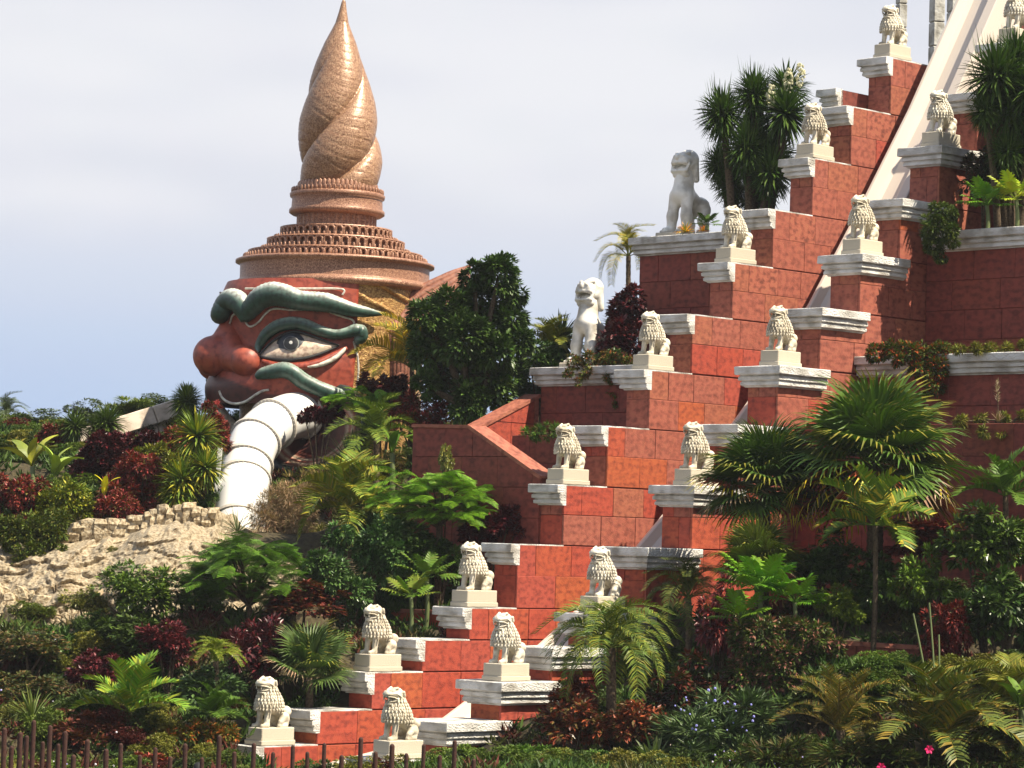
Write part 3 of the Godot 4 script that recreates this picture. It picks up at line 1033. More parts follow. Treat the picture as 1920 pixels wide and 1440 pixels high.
func face() -> void:
	var red_c := Color(0.34, 0.065, 0.038)
	var dark := Color(0.085, 0.022, 0.016)
	var mask := MB.new()
	var rows := []
	for j in 61:
		var y := lerpf(-3.75, -0.42, j / 60.0)
		var row := []
		var A := face_depth(y)
		for q in 97:
			var a := lerpf(-1.42, 1.42, clampf((q - 1) / 94.0, 0, 1))
			var u: float = (A if cos(a) > 0 else FB) * cos(a)
			var v := FB * sin(a)
			var f := 1.0 + 0.35 * face_bulge(a, y)
			var low := -3.28 + 0.28 * cos(a * 3.2)          # the painted edge of the upper lip
			mask.col = red_c.lerp(dark, smoothstep(low + 0.03, low - 0.03, y))
			if q == 0 or q == 96: f *= 0.86
			row.append(mask.p(Vector3((-u * cos(YAW) + v * sin(YAW)) * f, y, (u * sin(YAW) + v * cos(YAW)) * f)))
		rows.append(row)
	for j in 60:
		for q in 96: mask.quad(rows[j][q], rows[j][q + 1], rows[j + 1][q + 1], rows[j + 1][q])
	part("face", mask.mesh(true), M.skin, tower)
	var green := Color(0.028, 0.074, 0.058)
	var pale := Color(0.30, 0.38, 0.34)
	var white := Color(0.66, 0.64, 0.58)
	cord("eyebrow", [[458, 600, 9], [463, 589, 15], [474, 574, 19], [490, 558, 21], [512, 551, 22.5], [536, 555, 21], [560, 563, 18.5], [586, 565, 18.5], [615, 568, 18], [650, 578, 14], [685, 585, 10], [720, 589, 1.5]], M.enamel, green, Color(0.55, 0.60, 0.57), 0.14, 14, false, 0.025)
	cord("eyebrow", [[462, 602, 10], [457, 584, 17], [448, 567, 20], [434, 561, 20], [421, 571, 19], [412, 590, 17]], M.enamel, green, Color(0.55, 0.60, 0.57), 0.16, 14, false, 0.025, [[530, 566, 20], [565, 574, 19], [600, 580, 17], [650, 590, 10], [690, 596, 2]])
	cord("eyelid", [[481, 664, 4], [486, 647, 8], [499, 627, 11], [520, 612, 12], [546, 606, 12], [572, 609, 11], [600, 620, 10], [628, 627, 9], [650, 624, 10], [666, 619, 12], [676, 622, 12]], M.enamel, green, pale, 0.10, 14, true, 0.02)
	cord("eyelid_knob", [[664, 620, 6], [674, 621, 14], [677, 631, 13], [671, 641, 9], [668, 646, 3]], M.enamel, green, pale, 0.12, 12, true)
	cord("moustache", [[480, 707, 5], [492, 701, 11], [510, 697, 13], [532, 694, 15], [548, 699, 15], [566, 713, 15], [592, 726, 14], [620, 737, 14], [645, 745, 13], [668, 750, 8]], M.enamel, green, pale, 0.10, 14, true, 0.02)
	cord("cheek_fold", [[492, 677, 4], [520, 686, 7], [555, 688, 8], [592, 682, 8], [624, 668, 7], [650, 652, 4]], M.enamel, red_c, red_c, 0.03, 10)
	cord("eye_outline", [[485, 668, 2], [510, 673, 2.6], [545, 675, 3.4], [580, 670, 3.4], [610, 660, 3], [636, 648, 1.5]], M.enamel, g(0.02), g(0.02), 0.06, 8)
	cord("eye_outline", [[487, 665, 1.5], [505, 645, 2.2], [530, 628, 2.4], [555, 622, 2.6], [590, 632, 2.4], [620, 643, 2], [636, 647, 1.2]], M.enamel, g(0.02), g(0.02), 0.10, 8)
	cord("cheek_stripe", [[553, 687, 1], [580, 687, 3], [605, 682, 4.5], [628, 671, 5], [643, 658, 4], [647, 652, 2]], M.enamel, white, white, 0.09, 8)
	cord("white_outline", [[418, 614, 2], [430, 607, 2], [436, 592, 2], [446, 588, 2], [455, 594, 2], [464, 609, 2], [472, 612, 2], [486, 603, 2], [498, 588, 2], [514, 579, 2], [545, 581, 2], [580, 581, 2], [610, 583, 2], [640, 593, 2], [662, 601, 2], [663, 616, 2]], M.enamel, white, white, 0.03, 6, false)
	cord("white_outline", [[663, 640, 2], [667, 655, 2], [671, 672, 2], [672, 700, 2], [668, 735, 2]], M.enamel, white, white, 0.03, 6)
	cord("lip_outline", [[411, 733, 2.2], [417, 746, 2.4], [430, 755, 2.6], [446, 757, 2.6], [462, 752, 2.6], [478, 741, 2.6], [492, 733, 2.4], [504, 731, 2]], M.enamel, white, white, 0.02, 6, false)
	cord("forehead_outline", [[460, 541, 2], [520, 541, 2], [580, 541, 2], [641, 542, 2], [642, 553, 2]], M.enamel, white, white, 0.06, 6)
	# the eye: a bulging almond, dark iris and rings
	var rim := [[487, 667], [496, 654], [510, 641], [530, 628], [552, 623], [576, 628], [600, 637], [622, 645], [637, 648], [622, 655], [600, 663], [572, 671], [545, 674], [515, 673], [498, 670]]
	for s in [1, -1]:
		var eye := MB.new()
		eye.col = Color(0.62, 0.50, 0.40)
		var grid := []
		for t in 6:
			var row := []
			for q in rim:
				var f := t / 5.0
				var p := face_point(lerpf(553, q[0], f), lerpf(650, q[1], f), 0.05 + 0.16 * (1 - f * f))
				row.append(eye.p(p if s > 0 else other_side(p)))
			grid.append(row)
		for t in 5:
			for q in rim.size():
				var q2 := (q + 1) % rim.size()
				if s < 0: eye.quad(grid[t][q], grid[t][q2], grid[t + 1][q2], grid[t + 1][q])
				else: eye.quad(grid[t + 1][q], grid[t + 1][q2], grid[t][q2], grid[t][q])
		var eye_part := part("eye", eye.mesh(true), M.enamel, tower)
		var mid := face_point(547, 646, 0.19)
		var side := (face_point(560, 646, 0.19) - mid).normalized()
		var up := (face_point(547, 634, 0.19) - mid).normalized()
		for d in [[30, g(0.010), 0.0, "iris"], [25, Color(0.03, 0.035, 0.045), 0.014, "iris_ring"], [14.5, g(0.22), 0.026, "iris_ring"], [13, g(0.008), 0.034, "pupil"], [3.4, g(0.5), 0.044, "pupil_dot"]]:
			var disc := MB.new()
			disc.col = d[1]
			var out := side.cross(up).normalized()
			var c0 := disc.p(Vector3.ZERO)
			var pts := []
			for t in 33:
				var a := TAU * t / 32
				var q: Vector3 = mid + (side * cos(a) + up * sin(a)) * d[0] * TK + out * (d[2] + 0.10 - 0.16 * pow(d[0] / 26.0, 2.0))
				pts.append(q if s > 0 else other_side(q))
			var cc: Vector3 = mid + out * (d[2] + 0.11)
			disc.v[0] = cc if s > 0 else other_side(cc)
			for t in 32:
				var a := disc.p(pts[t])
				var b := disc.p(pts[t + 1])
				if s > 0: disc.tri(c0, a, b)
				else: disc.tri(c0, b, a)
			part(d[3], disc.mesh(true), M.enamel, eye_part)
	# the nose: bulb, wings and bridge in one carved body
	var tip := hp(404, 667, 1.7)
	var wing := face_point(463, 677)
	var u0 := 3.72
	var mid_at := func(y: float, u: float) -> Vector3: return Vector3(-u * cos(YAW), y, u * sin(YAW))
	var bulb: Vector3 = mid_at.call(tip.y, 3.44)
	var brow: Vector3 = mid_at.call(hp(435, 615, 1.5).y, 3.0)
	var wing2 := other_side(wing)
	var caps := [[bulb, bulb + Vector3(0.06, 0.02, 0), 0.56, 0.55, Vector3(1, 0.97, 1)], [bulb + Vector3(0.3, 0.1, -0.1), brow, 0.36, 0.26], [wing, wing + Vector3(0.05, 0.02, -0.1), 0.43, 0.4, Vector3(1, 0.96, 1)], [wing2, wing2, 0.43, 0.43], [bulb.lerp(brow, 0.7), brow + Vector3(0.3, 0, -0.15), 0.3, 0.35], [bulb + Vector3(0.25, 0, 0), wing + Vector3(-0.1, 0.05, -0.1), 0.36, 0.36], [bulb.lerp(wing, 0.6), brow, 0.34, 0.26]]
	part("nose", carve(caps, [], 0.05, 0.14, func(_p): return Color(0.36, 0.075, 0.045)).mesh(true), M.skin, tower)
	# gold piping beside the face
	for q in [[[650, 532], [668, 548], [690, 562], [715, 573], [737, 584]], [[714, 532], [730, 541], [745, 550], [762, 558]], [[647, 530], [646, 560], [648, 592]]]:
		var pts := []
		var rad := []
		for p in q:
			var h := hp(p[0], p[1], 2.4)
			pts.append(Vector3(h.x, h.y, sqrt(maxf(170 * 170 * TK * TK - h.x * h.x, 0.2)) + 0.02))
			rad.append(0.075)
		var mb := MB.new()
		mb.tube(pts, rad, 8)
		part("gold_piping", mb.mesh(true), M.gold, tower)
	# the fluted ear that sweeps back like a flame
	var inner := [[768, 735], [770, 690], [772, 645], [788, 606], [830, 580], [868, 548], [882, 502]]
	var outer := [[741, 735], [739, 680], [738, 620], [746, 586], [790, 549], [840, 522], [881, 500]]
	var ear := MB.new()
	for t in 6:
		var f := t / 5.0
		var c := Curve3D.new()
		for j in inner.size():
			var h := hp(lerpf(inner[j][0], outer[j][0], f), lerpf(inner[j][1], outer[j][1], f))
			c.add_point(Vector3(h.x, h.y, 1.75 - 0.35 * maxf(0, j - 2) + 0.05 * sin(f * PI)))
		for j in inner.size():
			var a := c.get_point_position(maxi(j - 1, 0))
			var b := c.get_point_position(mini(j + 1, inner.size() - 1))
			c.set_point_in(j, (a - b) / 6); c.set_point_out(j, (b - a) / 6)
		var pts := []
		var rad := []
		for j in 37:
			pts.append(c.samplef(j / 6.0))
			rad.append(0.088 * (1.0 - 0.75 * smoothstep(30.0, 36.0, j)) * (1.0 + 0.25 * smoothstep(18.0, 26.0, j)))
		ear.tube(pts, rad, 8)
	part("fluted_ear", ear.mesh(true), M.clay, tower)
	# carved scroll below the ear
	var scroll := MB.new()
	for q in [[757, 716, 11], [765, 738, 13], [758, 755, 10]]:
		var pts := []
		var rad := []
		for j in 15:
			var a := j * 0.55
			var h := hp(q[0] + cos(a) * q[2] * (1 - j * 0.045), q[1] + sin(a) * q[2] * (1 - j * 0.045))
			pts.append(Vector3(h.x, h.y, 2.0)); rad.append(0.05)
		scroll.tube(pts, rad, 6)
	part("carved_scroll", scroll.mesh(true), M.clay, tower)
	# the open mouth: a deep bowl of a lower jaw with painted rings
	var jaw := MB.new()
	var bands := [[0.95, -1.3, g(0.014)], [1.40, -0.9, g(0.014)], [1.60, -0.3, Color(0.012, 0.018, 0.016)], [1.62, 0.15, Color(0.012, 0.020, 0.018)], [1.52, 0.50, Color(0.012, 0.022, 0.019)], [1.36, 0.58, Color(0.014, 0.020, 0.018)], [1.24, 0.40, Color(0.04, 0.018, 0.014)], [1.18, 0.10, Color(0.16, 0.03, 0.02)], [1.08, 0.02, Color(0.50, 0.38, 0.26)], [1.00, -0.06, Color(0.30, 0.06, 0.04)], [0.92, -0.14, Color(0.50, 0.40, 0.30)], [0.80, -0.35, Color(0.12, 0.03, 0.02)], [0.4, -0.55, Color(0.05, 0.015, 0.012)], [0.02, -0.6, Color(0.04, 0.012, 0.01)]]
	var rows2 := []
	for b in bands:
		jaw.col = b[2]
		var row := []
		for j in 40:
			var a := TAU * j / 40
			row.append(jaw.p(Vector3(cos(a) * b[0], b[1] * 0.42, -sin(a) * b[0] * 0.9)))
		rows2.append(row)
	for q in range(1, rows2.size()):
		for j in 40: jaw.quad(rows2[q - 1][j], rows2[q - 1][(j + 1) % 40], rows2[q][(j + 1) % 40], rows2[q][j])
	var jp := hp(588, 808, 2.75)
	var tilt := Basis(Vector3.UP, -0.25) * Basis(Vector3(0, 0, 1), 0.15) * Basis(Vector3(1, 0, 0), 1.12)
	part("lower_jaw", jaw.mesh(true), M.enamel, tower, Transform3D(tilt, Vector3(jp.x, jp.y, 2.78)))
	var throat := MB.new()
	throat.col = Color(0.05, 0.016, 0.012)
	throat.ball(Vector3(0, 0, 0), Vector3(1.2, 0.9, 0.8), 12, 20)
	var tp := hp(600, 800, 1.3)
	part("throat", throat.mesh(true), M.enamel, tower, Transform3D(Basis(), Vector3(tp.x, tp.y + 0.15, 1.2)))
	var chin := MB.new()
	chin.col = white
	chin.tube([Vector3(hp(398, 722, 1.0).x, hp(396, 722, 1.0).y, 1.0), Vector3(hp(404, 760).x, hp(404, 760).y, 1.1), Vector3(hp(425, 792).x, hp(425, 792).y, 1.1), Vector3(hp(450, 806).x, hp(450, 806).y, 1.0)], [0.10, 0.24, 0.26, 0.1], 10)
	part("lip_corner", chin.mesh(true), M.enamel, tower)

func tube_slide() -> void:
	var o := thing("tube_slide", "white enclosed tube slide coming out of the demon's mouth down to the rocks", "water slide")
	var c := Curve3D.new()
	var q := [[640, 812, 80.2], [604, 790, 79.0], [564, 778, 77.6], [518, 792, 76.3], [482, 822, 75.4], [464, 866, 74.7], [456, 915, 74.0], [449, 975, 73.2], [442, 1040, 72.4]]
	for p in q: c.add_point(at(p[0], p[1], p[2]))
	for j in q.size():
		var a := c.get_point_position(maxi(j - 1, 0))
		var b := c.get_point_position(mini(j + 1, q.size() - 1))
		c.set_point_in(j, (a - b) / 6); c.set_point_out(j, (b - a) / 6)
	var cuts := [0.0, 2.05, 3.15, 4.1, 5.1, 5.7, 7.1, 8.0]
	for k in cuts.size() - 1:
		var pts := []
		var rad := []
		for j in 13:
			pts.append(c.samplef(lerpf(cuts[k] + 0.001, cuts[k + 1] - 0.001, j / 12.0))); rad.append(0.60 + 0.005 * (k % 2) + 0.008 * k)
		var mb := MB.new()
		mb.tube(pts, rad, 40, 1.0, false)
		part("tube_segment", mb.mesh(true), M.tube, o)
		if k:
			var t := (c.samplef(cuts[k] + 0.05) - c.samplef(cuts[k] - 0.05)).normalized()
			var p: Vector3 = c.samplef(cuts[k])
			var fl := MB.new()
			fl.tube([p - t * 0.045, p - t * 0.04, p + t * 0.04, p + t * 0.045], [0.61, 0.685, 0.685, 0.61], 40)
			part("flange", fl.mesh(false), M.flange, o)
			var bolt := MB.new()
			bolt.ball(Vector3.ZERO, Vector3.ONE * 0.022, 4, 6)
			var side := t.cross(Vector3.UP).normalized()
			var up := side.cross(t)
			var bm := MB.new()
			for j in 36: bm.add(bolt, Transform3D(Basis(), p + t * 0.046 + (side * cos(TAU * j / 36) + up * sin(TAU * j / 36)) * 0.65))
			stuff(part("bolts", bm.mesh(true), M.flange, o))
	var seam := MB.new()
	var sp := []
	var sr := []
	for j in 9:
		var f := 4.15 + j * 0.112
		sp.append(c.samplef(f) + Vector3(0.04, 0, 0.625)); sr.append(0.013)
	seam.tube(sp, sr, 5)
	part("seam", seam.mesh(true), M.flange, o)
	var rail := MB.new()
	rail.box(Vector3(-0.05, -1.4, -0.1), Vector3(0.05, 1.4, 0.1))
	part("side_rail", rail.mesh(), M.tube, o, Transform3D(Basis(Vector3(0, 0, 1), -0.05), at(404, 945, 73.6)))
	var tr := thing("trough", "pale beige channel running up the hill to the demon tower", "trough")
	var a := at(135, 830, 80.0)
	var b := at(352, 762, 81.5)
	var dir := (b - a).normalized()
	var bas := Basis(dir, dir.cross(Vector3.BACK).cross(dir) * -1.0, Vector3.BACK)
	var yv := Vector3.BACK.cross(dir).normalized()
	bas = Basis(dir, yv, dir.cross(yv))
	var L := a.distance_to(b)
	for k in 3:
		part("trough_section", bevel_box(Vector3(L / 3 - 0.02, 0.5, 1.1), 0.03), M.beige, tr, Transform3D(bas, a.lerp(b, (k + 0.5) / 3)))
		part("skirt", bevel_box(Vector3(L / 3 - 0.02, 0.26, 0.8), 0.02), M.beige, tr, Transform3D(bas, a.lerp(b, (k + 0.5) / 3) - yv * 0.37))

# ------------------------------------------------------------------ planting
var G_DARK := [Color(0.022, 0.050, 0.012), Color(0.032, 0.066, 0.014), Color(0.040, 0.075, 0.018)]
var G_MID := [Color(0.045, 0.095, 0.016), Color(0.060, 0.115, 0.020), Color(0.035, 0.075, 0.014)]
var G_BRIGHT := [Color(0.075, 0.175, 0.012), Color(0.060, 0.145, 0.014), Color(0.10, 0.21, 0.018)]
var G_OLIVE := [Color(0.10, 0.12, 0.022), Color(0.075, 0.095, 0.018), Color(0.13, 0.13, 0.025)]
var G_GREY := [Color(0.060, 0.085, 0.045), Color(0.045, 0.070, 0.038)]
var YELLOW := [Color(0.36, 0.30, 0.02), Color(0.26, 0.25, 0.02), Color(0.16, 0.20, 0.02)]
var RED := [Color(0.145, 0.026, 0.028), Color(0.11, 0.018, 0.022), Color(0.17, 0.048, 0.040), Color(0.065, 0.014, 0.014), Color(0.055, 0.05, 0.018)]
var MAROON := [Color(0.040, 0.008, 0.012), Color(0.065, 0.011, 0.015), Color(0.028, 0.008, 0.010)]
var BRONZE := [Color(0.15, 0.040, 0.018), Color(0.10, 0.028, 0.016), Color(0.065, 0.05, 0.018)]
var DRY := [Color(0.20, 0.145, 0.10), Color(0.15, 0.115, 0.085), Color(0.10, 0.085, 0.05)]
var plant_mesh := {}

func leaf(mb: MB, b: Vector3, l: Vector3, w: Vector3, k: Color) -> void:      # one folded leaf: two faces that share its midrib
	mb.col = k
	var up := w.cross(l).normalized() * w.length() * 0.35
	var tip := mb.p(b + l)
	var base := mb.p(b)
	var r := mb.p(b + l * 0.42 + w + up)
	var q := mb.p(b + l * 0.42 - w + up)
	mb.tri(base, r, tip)
	mb.tri(base, tip, q)

func ribbon(mb: MB, pts: Array, wid: Array, side: Vector3, k: Color, fold := 0.0) -> void:   # a long leaf, optionally folded along its midrib
	mb.col = k
	var last := []
	for j in pts.size():
		var t: Vector3 = (pts[mini(j + 1, pts.size() - 1)] - pts[maxi(j - 1, 0)]).normalized()
		var s: Vector3 = (side - t * side.dot(t)).normalized() * wid[j] * 0.5
		var up: Vector3 = s.cross(t).normalized() * wid[j] * fold
		var row := [mb.p(pts[j] + s + up), mb.p(pts[j]), mb.p(pts[j] - s + up)]
		if j:
			if fold == 0.0: mb.quad(last[0], row[0], row[2], last[2])
			else:
				mb.quad(last[0], row[0], row[1], last[1])
				mb.quad(last[1], row[1], row[2], last[2])
		last = row

func lumps_mesh(lumps: Array, leaves: int, ll: float, lw: float, cols: Array, droop := 0.3) -> MB:
	# leaves on the outer shells of clumps that sit on each lump: [centre, radius, share]
	var mb := MB.new()
	var total := 0.0
	for q in lumps: total += q[1] * q[1]
	for q in lumps:
		var n := int(leaves * q[1] * q[1] / total)
		var clumps := maxi(5, int(n / 55.0))
		var per := int(n / float(clumps))
		for c in clumps:
			var d := Vector3(rf(-1, 1), rf(-0.75, 1), rf(-1, 1)).normalized()
			var cc: Vector3 = q[0] + d * q[1] * rf(0.45, 0.92)
			var cr: float = q[1] * rf(0.24, 0.42)
			var tone := rf(0.72, 1.28)
			for j in per:
				var e := (Vector3(rf(-1, 1), rf(-1, 1), rf(-1, 1)) + d * 0.5).normalized()
				var p := cc + e * cr * rf(0.6, 1.05)
				var l := (e + d * 0.3 + Vector3(rf(-0.6, 0.6), rf(-0.6, 0.5) - droop, rf(-0.6, 0.6))).normalized()
				var w := l.cross(Vector3(rf(-0.5, 0.5), 1, rf(-0.5, 0.5))).normalized()
				var s := rf(0.7, 1.25)
				var k := rcol(cols)
				leaf(mb, p, l * ll * s, w * lw * s * 0.5, Color(k.r * tone, k.g * tone, k.b * tone))
	return mb

func crown_mesh(kind: String, cols: Array, v: int) -> ArrayMesh:     # a shrub's crown of about unit size
	var key := "%s %s %d" % [kind, str(cols[0]), v]
	if plant_mesh.has(key): return plant_mesh[key]
	var lumps := []
	for j in 7:
		var a := TAU * j / 7.0 + rf(-0.4, 0.4)
		lumps.append([Vector3(cos(a) * rf(0.35, 0.62), rf(-0.45, 0.35), sin(a) * rf(0.35, 0.62)), rf(0.36, 0.52)])
	lumps.append([Vector3(rf(-0.2, 0.2), rf(0.3, 0.5), rf(-0.2, 0.2)), rf(0.42, 0.55)])
	lumps.append([Vector3(rf(-0.2, 0.2), 0, rf(-0.2, 0.2)), 0.5])
	var m: ArrayMesh
	match kind:
		"fine": m = lumps_mesh(lumps, 5200, 0.12, 0.055, cols).mesh()
		"mid": m = lumps_mesh(lumps, 3600, 0.18, 0.08, cols).mesh()
		"big": m = lumps_mesh(lumps, 1900, 0.28, 0.12, cols, 0.5).mesh()
		"blade": m = lumps_mesh(lumps, 3600, 0.30, 0.045, cols, -0.1).mesh()
		_: m = lumps_mesh(lumps, 700, 0.30, 0.018, cols, 0.0).mesh()
	plant_mesh[key] = m
	return m

func white_crown() -> ArrayMesh:
	return crown_mesh("fine", [Color(0.85, 0.85, 0.85), Color(1, 1, 1), Color(0.65, 0.65, 0.65)], 9)

func stems(parent: Node, from: Vector3, to: Vector3, spread: float, r: float, n: int) -> void:
	for j in n:
		var mb := MB.new()
		var e := to + Vector3(rf(-1, 1), rf(-0.3, 0.3), rf(-1, 1)) * spread
		var b := from + Vector3(rf(-1, 1), 0, rf(-1, 1)) * spread * 0.25
		mb.tube([b + Vector3(0, -0.25, 0), b.lerp(e, 0.5) + Vector3(rf(-1, 1), 0, rf(-1, 1)) * spread * 0.15, e], [r, r * 0.8, r * 0.5], 6)
		part("stem", mb.mesh(true), M.bark, parent)

func bush(called: String, label: String, px: float, py: float, deep: float, rx: float, ry: float, cols: Array, kind := "mid", shiny := false, v := 0, base_y := INF, group := "") -> Node3D:
	var c := at(px, py, deep)
	var k := deep / FOCAL
	var gy := ground(c.x, c.z) if base_y == INF else base_y
	gy = minf(gy, c.y - ry * k * 0.3)
	var o := thing(called, label, "shrub" if called.ends_with("shrub") or called.ends_with("bush") else "plant", Vector3(c.x, gy, c.z), 0, group)
	stems(o, Vector3.ZERO, Vector3(0, c.y - gy, 0), rx * k * 0.5, 0.02 + rx * k * 0.02, 4)
	var b := Basis(Vector3.UP, rf(0, TAU)).scaled(Vector3(rx, ry, rx) * k)
	stuff(part("crown", crown_mesh(kind, cols, v), M.gloss if shiny else M.leaf, o, Transform3D(b, Vector3(0, c.y - gy, 0))))
	return o

func lump_plant(called: String, label: String, category: String, deep: float, pix: Array, leaves: int, ll: float, lw: float, cols: Array, shiny := false, base := Vector3.INF, trunk := 0.0, zs := 0.8) -> Node3D:
	# a plant whose crown is built from lumps given as px, py, radius in px and an offset in depth
	var k := deep / FOCAL
	var mid := Vector3.ZERO
	for q in pix: mid += at(q[0], q[1], deep)
	mid /= pix.size()
	if base == Vector3.INF: base = Vector3(mid.x, ground(mid.x, mid.z), mid.z)
	var o := thing(called, label, category, base, 0)
	var lumps := []
	for q in pix:
		lumps.append([at(q[0], q[1], deep) + Vector3(0, 0, (q[3] if q.size() > 3 else rf(-1, 1) * q[2] * k * zs)) - base, q[2] * k * (0.80 if trunk > 0.2 else 0.97)])
	if trunk > 0:
		var low := mid - base
		for q in lumps: low.y = minf(low.y, q[0].y)
		var mb := MB.new()
		mb.tube([Vector3(0, -0.4, 0), Vector3(0.05, low.y * 0.5, 0), Vector3(low.x, low.y, low.z)], [trunk, trunk * 0.8, trunk * 0.65], 9)
		part("trunk", mb.mesh(true), M.bark, o)
		for q in lumps:
			var lb := MB.new()
			lb.tube([low * 0.8, low.lerp(q[0], 0.5) + Vector3(rf(-0.1, 0.1), -0.1, 0), q[0]], [trunk * 0.5, trunk * 0.35, trunk * 0.15], 6)
			part("limb", lb.mesh(true), M.bark, o)
	else:
		for q in lumps.slice(0, 4):
			var lb := MB.new()
			lb.tube([Vector3(0, -0.2, 0), q[0] * 0.5 + Vector3(0, 0.05, 0), q[0]], [0.03, 0.022, 0.012], 5)
			part("stem", lb.mesh(true), M.bark, o)
	stuff(part("crown", lumps_mesh(lumps, int(leaves * 1.9), ll, lw, cols).mesh(), M.gloss if shiny else M.leaf, o))
	return o

# ---- palms and other rosettes: a leaf lies along +x with its upper side along +y
func fan_leaf(v: int, cols: Array, tip: Array) -> ArrayMesh:
	var key := "fan %d %s %s" % [v, str(cols[0]), str(tip[0])]
	if plant_mesh.has(key): return plant_mesh[key]
	var mb := MB.new()
	mb.col = Color(0.09, 0.12, 0.03)
	mb.tube([Vector3.ZERO, Vector3(0.25, 0.02, 0), Vector3(0.46, 0, 0)], [0.016, 0.013, 0.009], 5)
	var n := 34
	var c := Vector3(0.45, 0, 0)
	for j in n:
		var a := lerpf(-2.15, 2.15, (j + 0.5) / n)
		var d := Vector3(cos(a), 0.10 * absf(sin(a)), sin(a))
		var L := 0.60 * (1.0 - 0.16 * absf(a) / 2.15) * rf(0.92, 1.06)
		var side := Vector3(-sin(a), 0, cos(a))
		var w := 4.3 / n * 0.56 * L * 1.05
		var bend := rf(0.10, 0.26)
		var k := rcol(cols)
		var kt := rcol(tip)
		var p1 := c + d * L * 0.56
		var p2 := c + d * L * 0.82 + Vector3(0, -bend * 0.28, 0)
		var p3 := c + d * L * 1.0 + Vector3(0, -bend, 0) * 0.8
		ribbon(mb, [c + d * 0.02, p1, p2], [0.006, w, w * 0.55], side, k, 0.16)
		ribbon(mb, [p2, p3], [w * 0.55, 0.004], side, kt, 0.16)
	plant_mesh[key] = mb.mesh()
	return plant_mesh[key]

func feather_leaf(v: int, cols: Array, n: int, ll: float, lw: float, arch: float, droop: float, vee := 0.35) -> ArrayMesh:
	var key := "feather %d %s %d %.2f %.3f %.2f %.2f" % [v, str(cols[0]), n, ll, lw, arch, droop]
	if plant_mesh.has(key): return plant_mesh[key]
	var mb := MB.new()
	var spine := func(t: float) -> Vector3: return Vector3(t * (1.0 - 0.18 * arch * t), arch * 0.35 * sin(t * 1.5) - arch * 0.62 * t * t * t, 0.03 * sin(t * 2.0 + v))
	mb.col = rcol(cols)
	var pts := []
	var rr := []
	for j in 9:
		pts.append(spine.call(j / 8.0)); rr.append(0.013 * (1.0 - 0.8 * j / 8.0))
	mb.tube(pts, rr, 4)
	for j in n:
		var t := lerpf(0.14, 1.0, (j + rf(0.2, 0.8)) / n)
		var p: Vector3 = spine.call(t)
		var f: Vector3 = (spine.call(t + 0.01) - spine.call(t - 0.01)).normalized()
		var u := f.cross(Vector3(0, 0, 1)).normalized() * -1.0
		if u.y < 0: u = -u
		for s in [-1, 1]:
			var L := ll * (0.35 + 0.65 * sin(clampf(t * 0.86 + 0.14, 0, 1) * PI * 0.93)) * rf(0.85, 1.1)
			var d := (Vector3(0, 0, s) * 0.85 + f * rf(0.45, 0.7) + u * (vee + rf(-0.12, 0.12))).normalized()
			var e := (d + Vector3(0, -droop * rf(0.6, 1.3), 0)).normalized()
			ribbon(mb, [p, p + d * L * 0.5, p + d * L * 0.5 + e * L * 0.5], [lw * 0.6, lw, 0.002], f, rcol(cols))
	plant_mesh[key] = mb.mesh()
	return plant_mesh[key]

func rosette_mesh(v: int, cols: Array, n: int, wid: float, low: float, bend: float) -> ArrayMesh:
	var key := "rosette %d %s %d %.3f" % [v, str(cols[0]), n, wid]
	if plant_mesh.has(key): return plant_mesh[key]
	var mb := MB.new()
	for j in n:
		var f := (j + 0.5) / n
		var e := asin(lerpf(0.99, sin(low), f)) + rf(-0.1, 0.1)
		var a := j * 2.39996 + rf(-0.15, 0.15)
		var d := Vector3(cos(a) * cos(e), sin(e), sin(a) * cos(e))
		var side := Vector3(-sin(a), 0, cos(a))
		var L := rf(0.82, 1.08)
		var dr := Vector3(0, -bend * rf(0.4, 1.5) * cos(e), 0)
		var k := rcol(cols)
		ribbon(mb, [d * 0.03, d * L * 0.4, d * L * 0.75 + dr * 0.35, d * L + dr], [wid * 0.7, wid, wid * 0.75, 0.003], side, k, 0.22)
	plant_mesh[key] = mb.mesh()
	return plant_mesh[key]

func aim(dir: Vector3, roll := 0.0) -> Basis:         # x along DIR, y as far up as it goes
	var x := dir.normalized()
	var z := x.cross(Vector3.UP)
	if z.length() < 0.05: z = Vector3(0, 0, 1)
	z = z.normalized()
	return Basis(x, roll) * Basis(x, z.cross(x), z)

func trunk_part(o: Node, from: Vector3, to: Vector3, r: float, m: Material, rings := 0.0, called := "trunk") -> void:
	var mb := MB.new()
	var pts := []
	var rr := []
	var n := maxi(4, int(from.distance_to(to) / 0.07)) if rings > 0 else 6
	n = mini(n, 60)
	for j in n + 1:
		var t := float(j) / n
		pts.append(from.lerp(to, t) + Vector3(0.04 * sin(t * 3), 0, 0.03 * sin(t * 4)) * (1 if from.distance_to(to) > 0.8 else 0))
		rr.append(r * (1.12 - 0.24 * t) * (1.0 + rings * (j % 2)))
	mb.tube(pts, rr, 10)
	part(called, mb.mesh(true), m, o)

func fronds(o: Node, c: Vector3, meshes: Array, n: int, size: float, e0: float, e1: float, called := "frond", old: Array = []) -> void:
	for j in n:
		var f := (j + 0.5) / n
		var a := j * 2.39996 + rf(-0.2, 0.2)
		var e := lerpf(e0, e1, f) + rf(-0.12, 0.12)
		var d := Vector3(cos(a) * cos(e), sin(e), sin(a) * cos(e))
		var pick: Array = old if old and f > 0.72 and rng.randf() < 0.7 else meshes
		part(called, pick[rng.randi() % pick.size()], M.leaf, o, Transform3D(aim(d, rf(-0.35, 0.35)).scaled(Vector3.ONE * size * rf(0.85, 1.1)), c))

